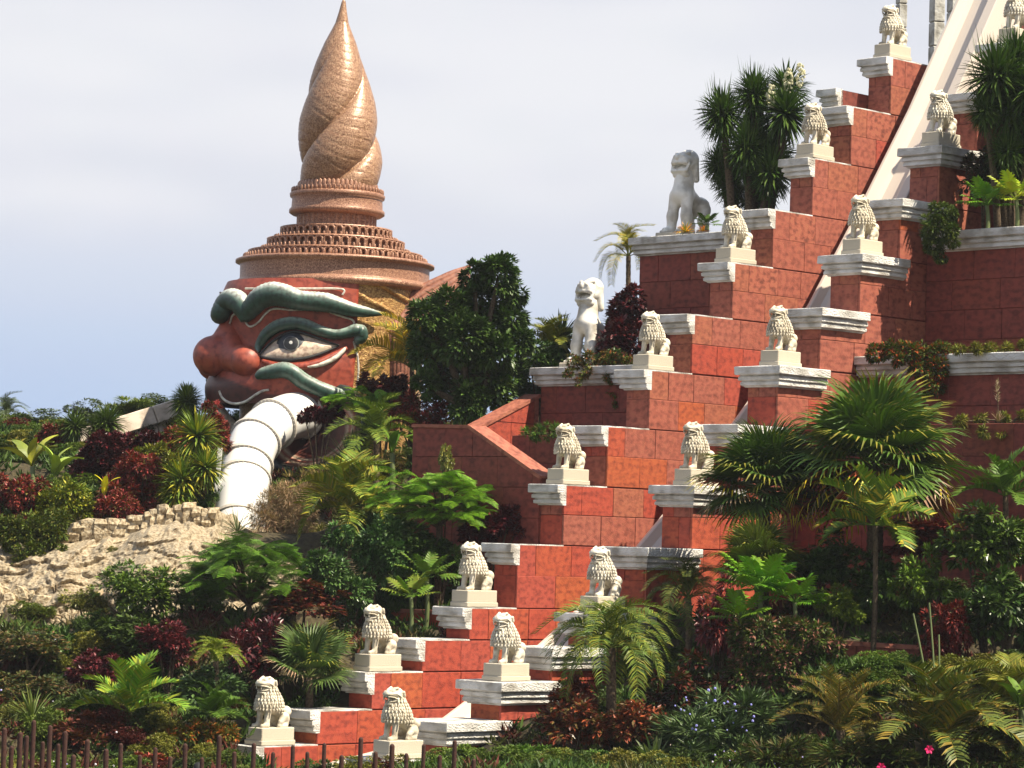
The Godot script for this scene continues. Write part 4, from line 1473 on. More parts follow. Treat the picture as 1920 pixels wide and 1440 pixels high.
func fan_palm(label: String, px: float, py: float, deep: float, r: float, n: int, cols: Array, low := -0.7, trunk := 0.11, base_y := INF) -> void:
	var c := at(px, py, deep)
	var gy := ground(c.x, c.z) if base_y == INF else base_y
	gy = minf(gy, c.y - 0.1)
	var o := thing("fan_palm", label, "palm", Vector3(c.x, gy, c.z))
	trunk_part(o, Vector3(0, -0.3, 0), c - o.position, trunk, M.bark, 0.12)
	fronds(o, c - o.position, [fan_leaf(0, cols, G_OLIVE), fan_leaf(1, cols, cols)], n, r * deep / FOCAL, 1.4, low, "frond", [fan_leaf(2, BRONZE if low < -0.4 else cols, YELLOW), fan_leaf(3, cols, DRY)])

func feather_palm(label: String, px: float, py: float, deep: float, r: float, n: int, cols: Array, style := 0, low := -0.3, trunk := 0.06, base_y := INF, high := 1.35) -> Node3D:
	var c := at(px, py, deep)
	var gy := ground(c.x, c.z) if base_y == INF else base_y
	gy = minf(gy, c.y - 0.1)
	var o := thing("feather_palm", label, "palm", Vector3(c.x, gy, c.z))
	trunk_part(o, Vector3(0, -0.3, 0), c - o.position, trunk, M.bark, 0.1)
	var ms := []
	for v in 2:
		match style:
			0: ms.append(feather_leaf(v, cols, 34, 0.30, 0.026, 0.75, 0.35))
			1: ms.append(feather_leaf(v, cols, 46, 0.24, 0.013, 1.15, 0.55))       # fine drooping
			2: ms.append(feather_leaf(v, cols, 30, 0.34, 0.036, 0.45, 0.25))       # broad leaflets
			_: ms.append(feather_leaf(v, cols, 40, 0.16, 0.014, 0.55, 0.05))       # stiff
	fronds(o, c - o.position, ms, n, r * deep / FOCAL, high, low, "frond")
	return o

func yucca(label: String, heads: Array, deep: float, foot: Array, cols: Array, base_y := INF, category := "yucca") -> void:
	# heads: px, py, radius in px, depth offset
	var f := at(foot[0], foot[1], deep)
	var gy := ground(f.x, f.z) if base_y == INF else base_y
	var o := thing("yucca", label, category, Vector3(f.x, gy, f.z))
	for h in heads:
		var c: Vector3 = at(h[0], h[1], deep) + Vector3(0, 0, h[3] if h.size() > 3 else 0.0) - o.position
		var r: float = h[2] * deep / FOCAL
		trunk_part(o, Vector3(c.x * 0.35 + rf(-0.1, 0.1), -0.3, c.z * 0.4), c, 0.035 + r * 0.075, M.bark, 0.06)
		stuff(part("rosette", rosette_mesh(rng.randi() % 2, cols, 240, 0.085, -1.2, 0.12), M.leaf, o, Transform3D(Basis(Vector3.UP, rf(0, TAU)).scaled(Vector3.ONE * r), c)))
		if h.size() > 4:
			var dead := h[4] as float      # a skirt of hanging leaves below the head
			stuff(part("leaf_skirt", rosette_mesh(5, G_DARK if dead < 1 else DRY, 120, 0.07, -1.5, 0.5), M.leaf, o, Transform3D(Basis(Vector3.UP, rf(0, TAU)).scaled(Vector3(r * 0.8, -r * 1.3, r * 0.8)), c + Vector3(0, -r * 0.3, 0))))

func rosette_plant(called: String, label: String, px: float, py: float, deep: float, r: float, cols: Array, n: int, wid: float, low := 0.0, bend := 0.2, base_y := INF) -> void:
	var c := at(px, py, deep)
	var gy := ground(c.x, c.z) if base_y == INF else base_y
	gy = minf(gy, c.y)
	var o := thing(called, label, "plant", Vector3(c.x, gy, c.z))
	if c.y - gy > 0.1: trunk_part(o, Vector3(0, -0.2, 0), c - o.position, 0.05, M.bark, 0.05, "stem")
	stuff(part("leaves", rosette_mesh(7, cols, n, wid, low, bend), M.leaf, o, Transform3D(Basis(Vector3.UP, rf(0, TAU)).scaled(Vector3.ONE * r * deep / FOCAL), c - o.position)))

func banana(label: String, px: float, py: float, deep: float, r: float, n: int, cols: Array) -> void:
	var c := at(px, py, deep)
	var gy := minf(ground(c.x, c.z), c.y - 0.2)
	var o := thing("banana_plant", label, "plant", Vector3(c.x, gy, c.z))
	trunk_part(o, Vector3(0, -0.2, 0), c - o.position, 0.07, mat_stem(), 0.0, "stem")
	for j in n:
		var mb := MB.new()
		var a := j * 2.4 + 0.4
		var k := rcol(cols)
		for s in [-1, 1]:
			var last := []
			mb.col = Color(k.r * (1.0 if s < 0 else 1.15), k.g * (1.0 if s < 0 else 1.15), k.b)
			for q in 13:
				var t := q / 12.0
				var w := 0.15 * pow(sin(clampf(t * 0.93 + 0.06, 0, 1) * PI), 0.6) * (1.0 if q % 4 else 0.86)
				var y := 0.35 * t - 0.55 * t * t * t
				var row := [mb.p(Vector3(t, y, 0)), mb.p(Vector3(t + 0.03, y + 0.03 - w * 0.25, s * w))]
				if q: mb.quad(last[0], row[0], row[1], last[1])
				last = row
		var e := rf(0.5, 1.3)
		part("leaf", mb.mesh(), M.leaf, o, Transform3D(aim(Vector3(cos(a) * cos(e), sin(e), sin(a) * cos(e)), rf(-0.5, 0.5)).scaled(Vector3.ONE * r * deep / FOCAL * rf(0.8, 1.1)), c - o.position))

func mat_stem() -> Material:
	if not M.has("stem"): M.stem = mat(Color(0.10, 0.13, 0.04), 0.6)
	return M.stem

func lobed_leaf(v: int, cols: Array) -> ArrayMesh:
	var key := "lobed %d %s" % [v, str(cols[0])]
	if plant_mesh.has(key): return plant_mesh[key]
	var mb := MB.new()
	mb.col = cols[0]
	mb.tube([Vector3.ZERO, Vector3(0.25, 0.04, 0), Vector3(0.5, 0, 0)], [0.014, 0.012, 0.008], 5)
	var k := rcol(cols)
	for j in 8:
		var t := j / 7.0
		var p := Vector3(0.45 + 0.45 * t, -0.06 * t * t, 0)
		for s in [-1, 1]:
			var d := Vector3(0.35 + 0.5 * t - 0.5 * (1 - t), 0.05, s * (1.0 - 0.55 * t)).normalized()
			var L := 0.34 * (1.0 - 0.45 * absf(t - 0.3)) * rf(0.85, 1.1)
			ribbon(mb, [p, p + d * L * 0.55 + Vector3(0, 0.01, 0), p + d * L + Vector3(0, -0.07, 0)], [0.085, 0.075, 0.006], Vector3(1, 0, -s * 0.3), Color(k.r * rf(0.9, 1.1), k.g * rf(0.9, 1.1), k.b), 0.12)
	plant_mesh[key] = mb.mesh()
	return plant_mesh[key]

func philodendron(label: String, px: float, py: float, deep: float, r: float, n: int, cols: Array, base_y := INF) -> void:
	var c := at(px, py, deep)
	var gy := minf(ground(c.x, c.z), c.y - 0.1) if base_y == INF else base_y
	var o := thing("philodendron", label, "plant", Vector3(c.x, gy, c.z))
	trunk_part(o, Vector3(0, -0.15, 0), c - o.position, 0.05, mat_stem(), 0.0, "stem")
	fronds(o, c - o.position, [lobed_leaf(0, cols), lobed_leaf(1, cols)], n, r * deep / FOCAL, 1.1, 0.0, "leaf")

func spray_leaf(v: int, cols: Array) -> ArrayMesh:       # a doubly feathered leaf of the flame tree
	var key := "spray %d %s" % [v, str(cols[0])]
	if plant_mesh.has(key): return plant_mesh[key]
	var mb := MB.new()
	mb.col = Color(0.07, 0.09, 0.03)
	mb.tube([Vector3.ZERO, Vector3(0.5, 0.05, 0), Vector3(1, -0.04, 0)], [0.010, 0.008, 0.004], 4)
	for j in 11:
		var t := lerpf(0.12, 1.0, j / 10.0)
		var p := Vector3(t, 0.10 * sin(t * 3.0) - 0.07 * t, 0)
		for s in [-1, 1]:
			var d := Vector3(0.45, -0.02, s).normalized()
			var L := 0.34 * (0.55 + 0.45 * sin(t * 2.6)) * rf(0.85, 1.1)
			var k := rcol(cols)
			mb.col = k
			var f := Vector3(s * 0.9, 0, -0.4).normalized() * (1 if s > 0 else -1)
			for q in 9:
				var u := (q + 0.6) / 9.0
				var b := p + d * L * u + Vector3(0, -0.05 * u * u, 0)
				for h in [-1, 1]:
					var l: Vector3 = (Vector3(1, 0, 0) * h * (1 if h > 0 else 1) + d * 0.5).normalized()
					leaf(mb, b, l * 0.062, d * 0.021, Color(k.r * rf(0.85, 1.15), k.g * rf(0.85, 1.15), k.b))
	plant_mesh[key] = mb.mesh()
	return plant_mesh[key]

func flame_tree(label: String, px: float, py: float, deep: float, rx: float, ry: float, n: int, size: float, cols: Array) -> void:
	var c := at(px, py, deep)
	var k := deep / FOCAL
	var gy := minf(ground(c.x, c.z), c.y - ry * k)
	var o := thing("feathery_tree", label, "tree", Vector3(c.x, gy, c.z))
	var top := c - o.position
	trunk_part(o, Vector3(0, -0.4, 0), top + Vector3(0, -ry * k * 0.6, 0), 0.06, M.bark)
	var ms := [spray_leaf(0, cols), spray_leaf(1, cols)]
	for j in n:
		var a := j * 2.39996
		var u := rf(-0.55, 1.0)
		var w := sqrt(1.0 - u * u) * rf(0.55, 1.0)
		var lob := 1.0 + 0.22 * sin(a * 3.0 + px) + 0.12 * sin(a * 5.0)
		var p := top + Vector3(cos(a) * w * rx * k * 0.82 * lob, ry * k * u * rf(0.75, 1.0) * lob, sin(a) * w * rx * k * 0.7)
		if j % 5 == 0:
			var mb := MB.new()
			mb.tube([top + Vector3(0, -ry * k * 0.7, 0), top.lerp(p, 0.55) + Vector3(0, -0.05, 0), p], [0.035, 0.022, 0.010], 5)
			part("limb", mb.mesh(true), M.bark, o)
		for q in 2:
			var b := a + rf(-1.0, 1.0) + q * 1.6
			var e := rf(-0.45, 0.35)
			part("frond", ms[rng.randi() % 2], M.leaf, o, Transform3D(aim(Vector3(cos(b) * cos(e), sin(e), sin(b) * cos(e)), rf(-0.6, 0.6)).scaled(Vector3.ONE * size * rf(0.8, 1.15)), p))

# ------------------------------------------------------------------ the lie of the land
func land_points() -> void:
	var q := [[-200, 1480, 55], [0, 1480, 55], [200, 1480, 55.5], [400, 1480, 56], [600, 1475, 57], [0, 1345, 60], [200, 1345, 60.5], [380, 1350, 61],
		[0, 1175, 66.8], [150, 1185, 66.5], [300, 1170, 66], [430, 1150, 66], [-250, 1175, 67],
		[0, 1050, 70.8], [150, 1045, 71.2], [260, 1030, 71.4], [380, 1005, 71.8], [480, 1015, 71.8],
		[0, 945, 73], [150, 930, 73], [300, 930, 73], [400, 930, 74], [0, 865, 77], [200, 860, 77], [350, 850, 77.5], [0, 815, 83], [200, 825, 82], [400, 800, 82], [-300, 820, 83],
		[560, 1340, 61], [600, 1210, 64], [560, 1100, 67], [520, 1000, 71], [600, 945, 74], [700, 975, 71], [700, 890, 75.5], [600, 900, 76.5], [800, 880, 74], [850, 1010, 70], [950, 1060, 68],
		[800, 1150, 67], [700, 1200, 65], [620, 1340, 61.5], [870, 840, 76], [1000, 830, 78], [628, 880, 80], [480, 880, 80], [700, 830, 88], [900, 820, 86],
		[1000, 1450, 57], [1150, 1450, 56], [1300, 1455, 54.5], [1500, 1460, 53.5], [1700, 1465, 52.5], [1920, 1470, 51.5], [2150, 1470, 51], [1080, 1345, 60], [1250, 1260, 60.5], [1250, 1150, 62.5],
		[1400, 1190, 61], [1500, 1150, 61.5], [1650, 1150, 60.5], [1800, 1130, 60], [1960, 1110, 59.5], [2200, 1100, 59], [1640, 1255, 57], [1850, 1260, 57]]
	for p in q: ctrl.append(at(p[0], p[1], p[2]))
	for p in [Vector3(-40, 0, -40), Vector3(0, 0, -46), Vector3(40, 0, -40), Vector3(-40, 4, -120), Vector3(0, 4, -125), Vector3(40, 4, -120), Vector3(-45, 4, -80), Vector3(45, 4, -75), Vector3(-10, 0, -48), Vector3(10, 0, -48)]: ctrl.append(p)

func ground(x: float, z: float) -> float:
	if z > -47.0: return 0.0
	var sum := 0.0
	var w := 0.0
	for p in ctrl:
		var d: float = (p.x - x) * (p.x - x) + (p.z - z) * (p.z - z)
		var k := 1.0 / (d * d + 0.05)
		sum += p.y * k
		w += k
	var y := sum / w
	var r := Vector3(x, 0, z) - ORG
	var s := r.dot(DD)
	var n := r.dot(NN)
	if s > -8.0 and s < 16.0:
		if n > -0.5 and n < 3.6: y = minf(y, -0.6)
		elif n >= 3.6:
			if s > 9.6: y = minf(y, ORG.y + 7.3)
			elif s > 7.2: y = minf(y, ORG.y + 4.3)
			elif s > 5.0: y = minf(y, ORG.y + 2.7)
		elif n > -6.6:
			if s > 9.6: y = minf(y, ORG.y + 7.6)
			elif s > 7.2: y = minf(y, ORG.y + 4.2)
			elif s > 5.6: y = minf(y, ORG.y + 2.5)
	var far := smoothstep(100.0, 300.0, Vector2(x, z + 60).length())
	return lerpf(y, -2.0, far)

func terrain() -> void:
	land_points()
	var xs := []
	var zs := []
	for v in [-4000, -1500, -600, -250, -120, -70, -45, -32]: xs.append(float(v))
	var x := -25.0
	while x <= 25.0:
		xs.append(x); x += 0.5
	for v in [32, 45, 70, 120, 250, 600, 1500, 4000]: xs.append(float(v))
	for v in [600, 100, 20, 0, -20, -35, -42, -46]: zs.append(float(v))
	var z := -48.0
	while z >= -92.0:
		zs.append(z); z -= 0.5
	for v in [-96, -102, -110, -120, -140, -180, -260, -420, -800, -1800, -4500]: zs.append(float(v))
	var mb := MB.new()
	var nz := FastNoiseLite.new()
	nz.frequency = 0.35
	nz.seed = 5
	for j in zs.size():
		for i in xs.size():
			mb.p(Vector3(xs[i], ground(xs[i], zs[j]) + nz.get_noise_2d(xs[i], zs[j]) * 0.12, zs[j]))
	var w := xs.size()
	for j in range(1, zs.size()):
		for i in range(1, w):
			mb.quad((j - 1) * w + i - 1, j * w + i - 1, j * w + i, (j - 1) * w + i)
	struct("ground", mb.mesh(true), M.soil)

func rough_stone(r: Vector3) -> ArrayMesh:
	var mb := MB.new()
	mb.ball(Vector3.ZERO, r, 4, 6)
	var k := FastNoiseLite.new()
	k.seed = rng.randi() % 1000
	k.frequency = 1.4
	for j in mb.v.size():
		var q := mb.v[j] / r
		# squared off, then knocked about
		var m := maxf(absf(q.x), maxf(absf(q.y), absf(q.z)))
		q = q.lerp(q / maxf(m, 0.3) * 0.92, 0.55) * (1.0 + 0.35 * k.get_noise_3d(q.x, q.y, q.z))
		mb.v[j] = q * r
	return mb.mesh()

func rocks() -> void:
	# the bare cut face of the hill
	var top := [[-60, 1050, 70.0], [20, 1038, 70.0], [90, 1028, 69.9], [150, 1018, 69.7], [215, 1012, 69.7], [280, 998, 69.9], [345, 985, 70.3], [400, 978, 71.0], [440, 985, 71.6], [500, 1010, 71.8], [560, 1025, 72]]
	var low := [[-60, 1190, 67.2], [20, 1185, 67.1], [90, 1185, 66.8], [150, 1190, 66.6], [215, 1200, 66.5], [280, 1200, 66.3], [345, 1195, 66.2], [400, 1185, 66.2], [440, 1170, 66.4], [500, 1150, 67.0], [560, 1140, 67.8]]
	var n1 := FastNoiseLite.new()
	n1.fractal_type = FastNoiseLite.FRACTAL_RIDGED
	n1.frequency = 0.28
	n1.fractal_octaves = 5
	var n2 := FastNoiseLite.new()
	n2.frequency = 0.9
	n2.fractal_octaves = 5
	var cracks := FastNoiseLite.new()
	cracks.noise_type = FastNoiseLite.TYPE_CELLULAR
	cracks.cellular_return_type = FastNoiseLite.RETURN_DISTANCE2_SUB
	cracks.fractal_type = FastNoiseLite.FRACTAL_NONE
	cracks.frequency = 0.9
	var mb := MB.new()
	var nu := 300
	var nv := 120
	for i in nu + 1:
		var f := i / float(nu) * (top.size() - 1)
		var k := mini(int(f), top.size() - 2)
		var a := at(top[k][0], top[k][1], top[k][2]).lerp(at(top[k + 1][0], top[k + 1][1], top[k + 1][2]), f - k)
		var b := at(low[k][0], low[k][1], low[k][2]).lerp(at(low[k + 1][0], low[k + 1][1], low[k + 1][2]), f - k)
		for j in nv + 1:
			var t := j / float(nv)
			var p := b.lerp(a, t)
			var warp := n2.get_noise_3d(p.x * 0.5, p.y * 0.5, p.z * 0.5)
			var cell := maxf(0.0, cracks.get_noise_3d(p.x * 0.8 + warp, p.y * 1.7 + warp, p.z * 0.8) + 0.86)
			var strata := n2.get_noise_2d((p.y + 0.35 * warp - p.x * 0.10) * 3.2, p.x * 0.12)
			p += Vector3(0.1, 0.25, 0.6).normalized() * (n1.get_noise_3d(p.x * 0.9, p.y * 0.7, p.z * 0.6) * 0.62 + strata * 0.15 + n2.get_noise_3d(p.x * 3, p.y * 5.0, p.z * 3) * 0.05 + n2.get_noise_3d(p.x * 9, p.y * 14.0, p.z * 9) * 0.02 - 0.15 * (1.0 - smoothstep(0.0, 0.12, cell)) + 0.45 * sin(t * PI))
			var across := lerpf(-60, 560, i / float(nu)) + (t - 0.5) * -50.0
			p += Vector3(0.1, 0.1, 0.9) * (smoothstep(165, 235, across) * 0.75 - 0.35 * smoothstep(330, 400, across) + 0.25 * smoothstep(20, 60, across) - 0.3 * smoothstep(90, 130, across))
			if t > 0.88: p += Vector3(0, 0.15, -1.6) * (t - 0.88) * 8
			mb.p(p)
	for i in nu:
		for j in nv:
			mb.quad(i * (nv + 1) + j, (i + 1) * (nv + 1) + j, (i + 1) * (nv + 1) + j + 1, i * (nv + 1) + j + 1)
	var face := struct("rock_face", mb.mesh(false), M.rock)
	face.name = "rock_hillside"
	# dry stone wall along its top
	var o := thing("dry_stone_wall", "pale rough dry stone wall along the top of the bare rock face", "wall", at(260, 1000, 71.0))
	for q in [[120, 1012, 16, 9], [100, 1018, 12, 8], [175, 1018, 12, 7], [205, 1014, 14, 6], [232, 1018, 10, 6], [400, 962, 9, 8], [388, 980, 10, 7], [345, 997, 11, 6], [298, 1006, 10, 6], [325, 1002, 9, 6], [280, 968, 8, 6], [248, 973, 8, 5], [168, 1003, 18, 22], [196, 1000, 22, 17], [228, 1003, 16, 14], [252, 992, 13, 10], [236, 984, 12, 8], [262, 976, 14, 7], [214, 983, 14, 8], [275, 990, 10, 13], [290, 984, 8, 17], [304, 974, 9, 14], [318, 982, 9, 11], [322, 965, 9, 9], [338, 972, 9, 12], [336, 956, 10, 7], [352, 966, 9, 10], [354, 952, 10, 7], [370, 962, 10, 9], [150, 990, 14, 8], [190, 982, 15, 7], [306, 955, 9, 7], [290, 963, 9, 6], [372, 975, 9, 8], [356, 982, 10, 8], [335, 988, 10, 8], [310, 996, 12, 8], [270, 1006, 14, 8], [385, 968, 8, 10], [142, 1003, 12, 10], [244, 1004, 9, 9]]:
		var k := 71.0 / FOCAL * 1.48
		part("stone", rough_stone(Vector3(q[2] * k, q[3] * k, 0.28)), M.stone, o, Transform3D(Basis(Vector3(0, 0, 1), rf(-0.12, 0.12)), at(q[0], q[1], 70.4 - (q[0] - 150) * 0.0015) - o.position))
	var coping := MB.new()
	for q in [[[135, 1038], [175, 1030], [215, 1022], [260, 1012], [300, 1003]]]:
		var pts := []
		for p in q: pts.append(at(p[0], p[1], 69.6) - o.position)
		coping.tube(pts, [0.06, 0.12, 0.11, 0.1, 0.05], 7, 1.6)
	part("ledge_stone", coping.mesh(), M.stone, o)
	var r := thing("rubble_wall", "band of tumbled pale rubble stones under the bare rock at far left", "wall", at(60, 1140, 66.9))
	for j in 46:
		var x := rf(-40, 185)
		var y := rf(1112, 1168) + (x - 60) * 0.05
		var s := rf(0.08, 0.2)
		part("stone", rough_stone(Vector3(s * rf(1.0, 1.5), s, s)), M.stone, r, Transform3D(Basis(Vector3(0, 0, 1), rf(-0.5, 0.5)), at(x, y, 66.6 + (1168 - y) * 0.006) - r.position))

func fence() -> void:
	var o := thing("stake_fence", "dark brown palisade of round uneven stakes along the bottom of the view", "fence", Vector3(-4.5, 0, -42.0))
	var x := -20.0
	var j := 0
	while x < 905:
		var tops := [1398, 1412, 1388, 1414, 1382, 1408, 1390, 1410]
		var y: float = tops[j % 8] + rf(-6, 6)
		if x < 130: y = [1352, 1392, 1362, 1398, 1375, 1384][j % 6] + rf(-6, 6)
		if x > 760: y += (x - 760) * 0.05
		var p := at(x, y, 42.0 + (0.35 if x < 130 and j % 2 else 0.0))
		var mb := MB.new()
		var r := rf(0.030, 0.038)
		mb.tube([Vector3(0, 0, 0), Vector3(rf(-0.01, 0.01), p.y * 0.5, 0), Vector3(0, p.y - r, 0), Vector3(0, p.y - r * 0.35, 0), Vector3(0, p.y, 0)], [r * 1.05, r, r, r * 0.75, r * 0.15], 10)
		part("stake", mb.mesh(true), M.stake, o, Transform3D(Basis(), Vector3(p.x, 0, p.z) - o.position))
		x += rf(12, 17) if x < 130 else rf(26, 38)
		j += 1
	var rail := MB.new()
	rail.tube([Vector3(-3.2, 0.9, -0.08), Vector3(4.2, 0.9, -0.08)], [0.03, 0.03], 8)
	part("rail", rail.mesh(true), M.stake, o)
	# someone stands behind the stakes; only the crown of the head shows above the frame's edge
	var head := at(373, 1429, 46.0)
	var pz := head
	var feet := Vector3(pz.x, 0, pz.z)
	var he := thing("person", "person with dark hair behind the stakes, only the head showing", "person", feet, -1.25)
	var ht := head.y
	var u := ht / 1.76
	var V := func(a, b, c): return Vector3(a, b, c) * u
	var body := mirror([[V.call(0, 1.32, 0), V.call(0, 0.98, 0), 0.15 * u, 0.13 * u, Vector3(0.75, 1, 1.15)], [V.call(0, 1.42, 0.13), V.call(0, 1.42, 0.17), 0.06 * u, 0.06 * u], [V.call(0, 1.42, 0.19), V.call(0.02, 1.12, 0.24), 0.05 * u, 0.042 * u], [V.call(0.02, 1.12, 0.24), V.call(-0.06, 0.88, 0.22), 0.042 * u, 0.03 * u], [V.call(-0.06, 0.86, 0.22), V.call(-0.09, 0.78, 0.21), 0.035 * u, 0.025 * u], [V.call(0, 0.92, 0.09), V.call(0, 0.5, 0.10), 0.09 * u, 0.06 * u], [V.call(0, 0.5, 0.10), V.call(0.02, 0.1, 0.10), 0.058 * u, 0.04 * u], [V.call(0.02, 0.05, 0.10), V.call(-0.14, 0.04, 0.11), 0.045 * u, 0.035 * u], [V.call(0, 1.4, 0), V.call(-0.01, 1.52, 0), 0.055 * u, 0.05 * u], [V.call(-0.02, 1.60, 0), V.call(-0.03, 1.66, 0), 0.085 * u, 0.088 * u], [V.call(-0.105, 1.605, 0), V.call(-0.12, 1.59, 0), 0.014 * u, 0.016 * u], [V.call(-0.02, 1.61, 0.088), V.call(-0.02, 1.63, 0.09), 0.016 * u, 0.016 * u]])
	part("body", carve(body, [], 0.02, 0.03, func(w): return Color(0.45, 0.24, 0.16) if w.y > 1.42 * u or absf(w.z) > 0.21 * u else (Color(0.30, 0.03, 0.03) if w.y > 0.9 * u else Color(0.04, 0.05, 0.09))).mesh(true), M.person, he)
	part("hair", carve([[V.call(0.0, 1.66, 0), V.call(-0.01, 1.68, 0), 0.092 * u, 0.09 * u, Vector3(1.05, 0.9, 1)], [V.call(0.04, 1.6, 0), V.call(0.05, 1.5, 0), 0.08 * u, 0.06 * u]], [], 0.012, 0.03, func(_w): return Color(0.006, 0.004, 0.004)).mesh(true), M.person, he)

func garden() -> void:
	tube_slide()
	# ---------------- behind and beside the tower
	lump_plant("ficus_tree", "dense dark green tree with glossy leaves between the tower and the terraces", "tree", 74.5, [[935, 518, 42], [890, 520, 30], [965, 548, 34], [900, 570, 50], [840, 580, 48], [800, 600, 40], [950, 600, 45], [870, 640, 62], [800, 660, 45], [925, 665, 52], [850, 710, 58], [920, 730, 50], [800, 725, 32], [960, 700, 40], [880, 755, 45], [975, 640, 30]], 15000, 0.17, 0.085, G_DARK, true, Vector3.INF, 0.28, 0.7)
	bush("green_shrub", "glossy green shrub between the dark tree and the lower large lion", 1015, 680, 76.0, 60, 45, G_DARK, "mid", true)
	feather_palm("feather palm with yellowing fronds rising beside the lower large lion", 1030, 650, 77.5, 78, 16, G_OLIVE, 0, -0.2, 0.08)
	yucca("stiff grey-green yucca heads behind the lower large lion", [[1050, 640, 60, 0.0], [1165, 620, 50, 0.6]], 78.0, [1090, 720], G_GREY)
	lump_plant("purple_shrub", "dark purple leaved shrub against the upper left terrace wall", "shrub", 73.8, [[1175, 590, 34], [1165, 640, 38], [1185, 560, 24], [1150, 670, 30], [1180, 690, 36]], 2600, 0.15, 0.10, MAROON, true)
	bush("green_shrub", "low dark shrub at the foot of the upper left terrace wall", 1150, 690, 73.0, 40, 40, G_DARK, "mid", true)
	feather_palm("tall drooping palm with yellow green fronds at the upper left terrace's corner", 1178, 480, 77.0, 82, 15, [Color(0.16, 0.17, 0.03), Color(0.09, 0.11, 0.03), Color(0.22, 0.19, 0.03)], 1, -0.5, 0.07)
	bush("green_shrub", "dense dark shrub in the gap right of the dark green tree's trunk", 1000, 745, 76.5, 60, 50, G_DARK, "mid", true, 1)
	banana("banana plant with broad leaves behind the lower large lion's back", 1140, 640, 75.5, 75, 5, G_DARK)
	# ---------------- yuccas on the upper left terrace
	yucca("group of tall yucca trees with bushy heads on the upper left terrace", [[1352, 218, 60, 0.4, 0.5], [1415, 178, 58, 0.0, 0.5], [1475, 165, 58, -0.2], [1468, 222, 68, 0.7], [1395, 285, 62, 0.55, 0.5], [1440, 330, 62, 0.6, 0.5], [1352, 305, 46, -0.4, 0.5], [1420, 245, 56, -0.4, 0.5], [1375, 345, 48, -0.3, 0.5], [1455, 290, 56, -0.2, 0.5], [1415, 370, 50, -0.5]], 74.5, [1400, 440], G_DARK, ORG.y + 7.8, "tree")
	for q in [[1478, 152], [1446, 182], [1500, 140]]:
		var c := at(q[0], q[1], 73.6)
		var o := thing("yucca_blossom", "cream yucca flower spike, %s" % ["highest in the middle of the yucca group", "lower left one of the yucca group", "rightmost of the yucca group"][names.get("yucca_blossom", 0)], "flower", c)
		var mb := MB.new()
		for j in 60:
			mb.col = Color(0.62, 0.60, 0.40) * rf(0.8, 1.1)
			var t := rf(-1, 1)
			var a := rf(0, TAU)
			mb.ball(Vector3(cos(a) * 0.12 * (1 - absf(t) * 0.6), t * 0.3, sin(a) * 0.12 * (1 - absf(t) * 0.6)), Vector3.ONE * rf(0.025, 0.045), 3, 5)
		stuff(part("petals", mb.mesh(), M.leaf, o))
	philodendron("small philodendron at the feet of the higher large lion", 1326, 422, 71.2, 30, 10, G_DARK, ORG.y + 7.86)
	rosette_plant("bromeliad", "orange yellow bromeliad beside the paws of the higher large lion", 1285, 436, 71.0, 26, [Color(0.50, 0.24, 0.02), Color(0.42, 0.30, 0.03), Color(0.14, 0.16, 0.02)], 46, 0.09, 0.0, 0.2, ORG.y + 7.86)
	rosette_plant("bromeliad", "smaller orange bromeliad behind the first, right of the lion's paws", 1318, 434, 71.4, 18, [Color(0.50, 0.20, 0.02), Color(0.40, 0.26, 0.03)], 40, 0.09, 0.0, 0.2, ORG.y + 7.86)
	lump_plant("trailing_plant", "trailing creeper with reddish tips over the lower left terrace's cap", "creeper", 72.6, [[1075, 682, 14, 0.1], [1105, 678, 16, 0.1], [1140, 678, 18, 0.1], [1170, 682, 18, 0.1], [1100, 700, 11, 0.35], [1065, 700, 9, 0.4], [1148, 710, 15, 0.3], [1155, 735, 14, 0.3], [1158, 765, 11, 0.3], [1085, 718, 7, 0.4]], 2600, 0.10, 0.035, [Color(0.06, 0.085, 0.02), Color(0.09, 0.11, 0.025), Color(0.17, 0.06, 0.03), Color(0.05, 0.07, 0.02)], false, sn(7.6, -4.6, 4.3))
	lump_plant("trailing_plant", "small patch of green grass on the planter under the lower left terrace", "plant", 70.3, [[1010, 812, 12], [1035, 810, 14], [990, 814, 9]], 700, 0.14, 0.02, G_MID, false, sn(5.8, -4.0, 2.6))
	# ---------------- terraces on the right
	yucca("dark yucca with drooping heads high on the right beside the slide", [[1862, 150, 78, 0.5, 0.5], [1905, 110, 60, 0.0, 0.5], [1890, 215, 70, 0.3, 0.5], [1840, 215, 46, 0.6, 0.5], [1925, 180, 70, 0.7], [1880, 290, 50, 0.5, 0.5]], 68.2, [1895, 400], G_DARK, ORG.y + 7.4, "tree")
	bush("dark_shrub", "very dark shrub under the yucca beside the right wall", 1850, 320, 68.6, 55, 60, [Color(0.02, 0.03, 0.012), Color(0.035, 0.02, 0.014)], "mid", true, 0, ORG.y + 7.4)
	bush("dark_shrub", "black-green foliage mass at the right edge under the drooping yucca heads", 1900, 285, 68.3, 62, 70, [Color(0.016, 0.026, 0.010), Color(0.03, 0.04, 0.012)], "mid", false, 1, ORG.y + 7.4)
	philodendron("bright yellow-green foliage plant on the upper right terrace", 1850, 385, 67.4, 62, 16, G_BRIGHT, ORG.y + 7.4)
	philodendron("second yellow-green foliage plant at the right end of the upper right terrace", 1905, 375, 67.0, 60, 15, [Color(0.16, 0.22, 0.02), Color(0.10, 0.18, 0.015)], ORG.y + 7.4)
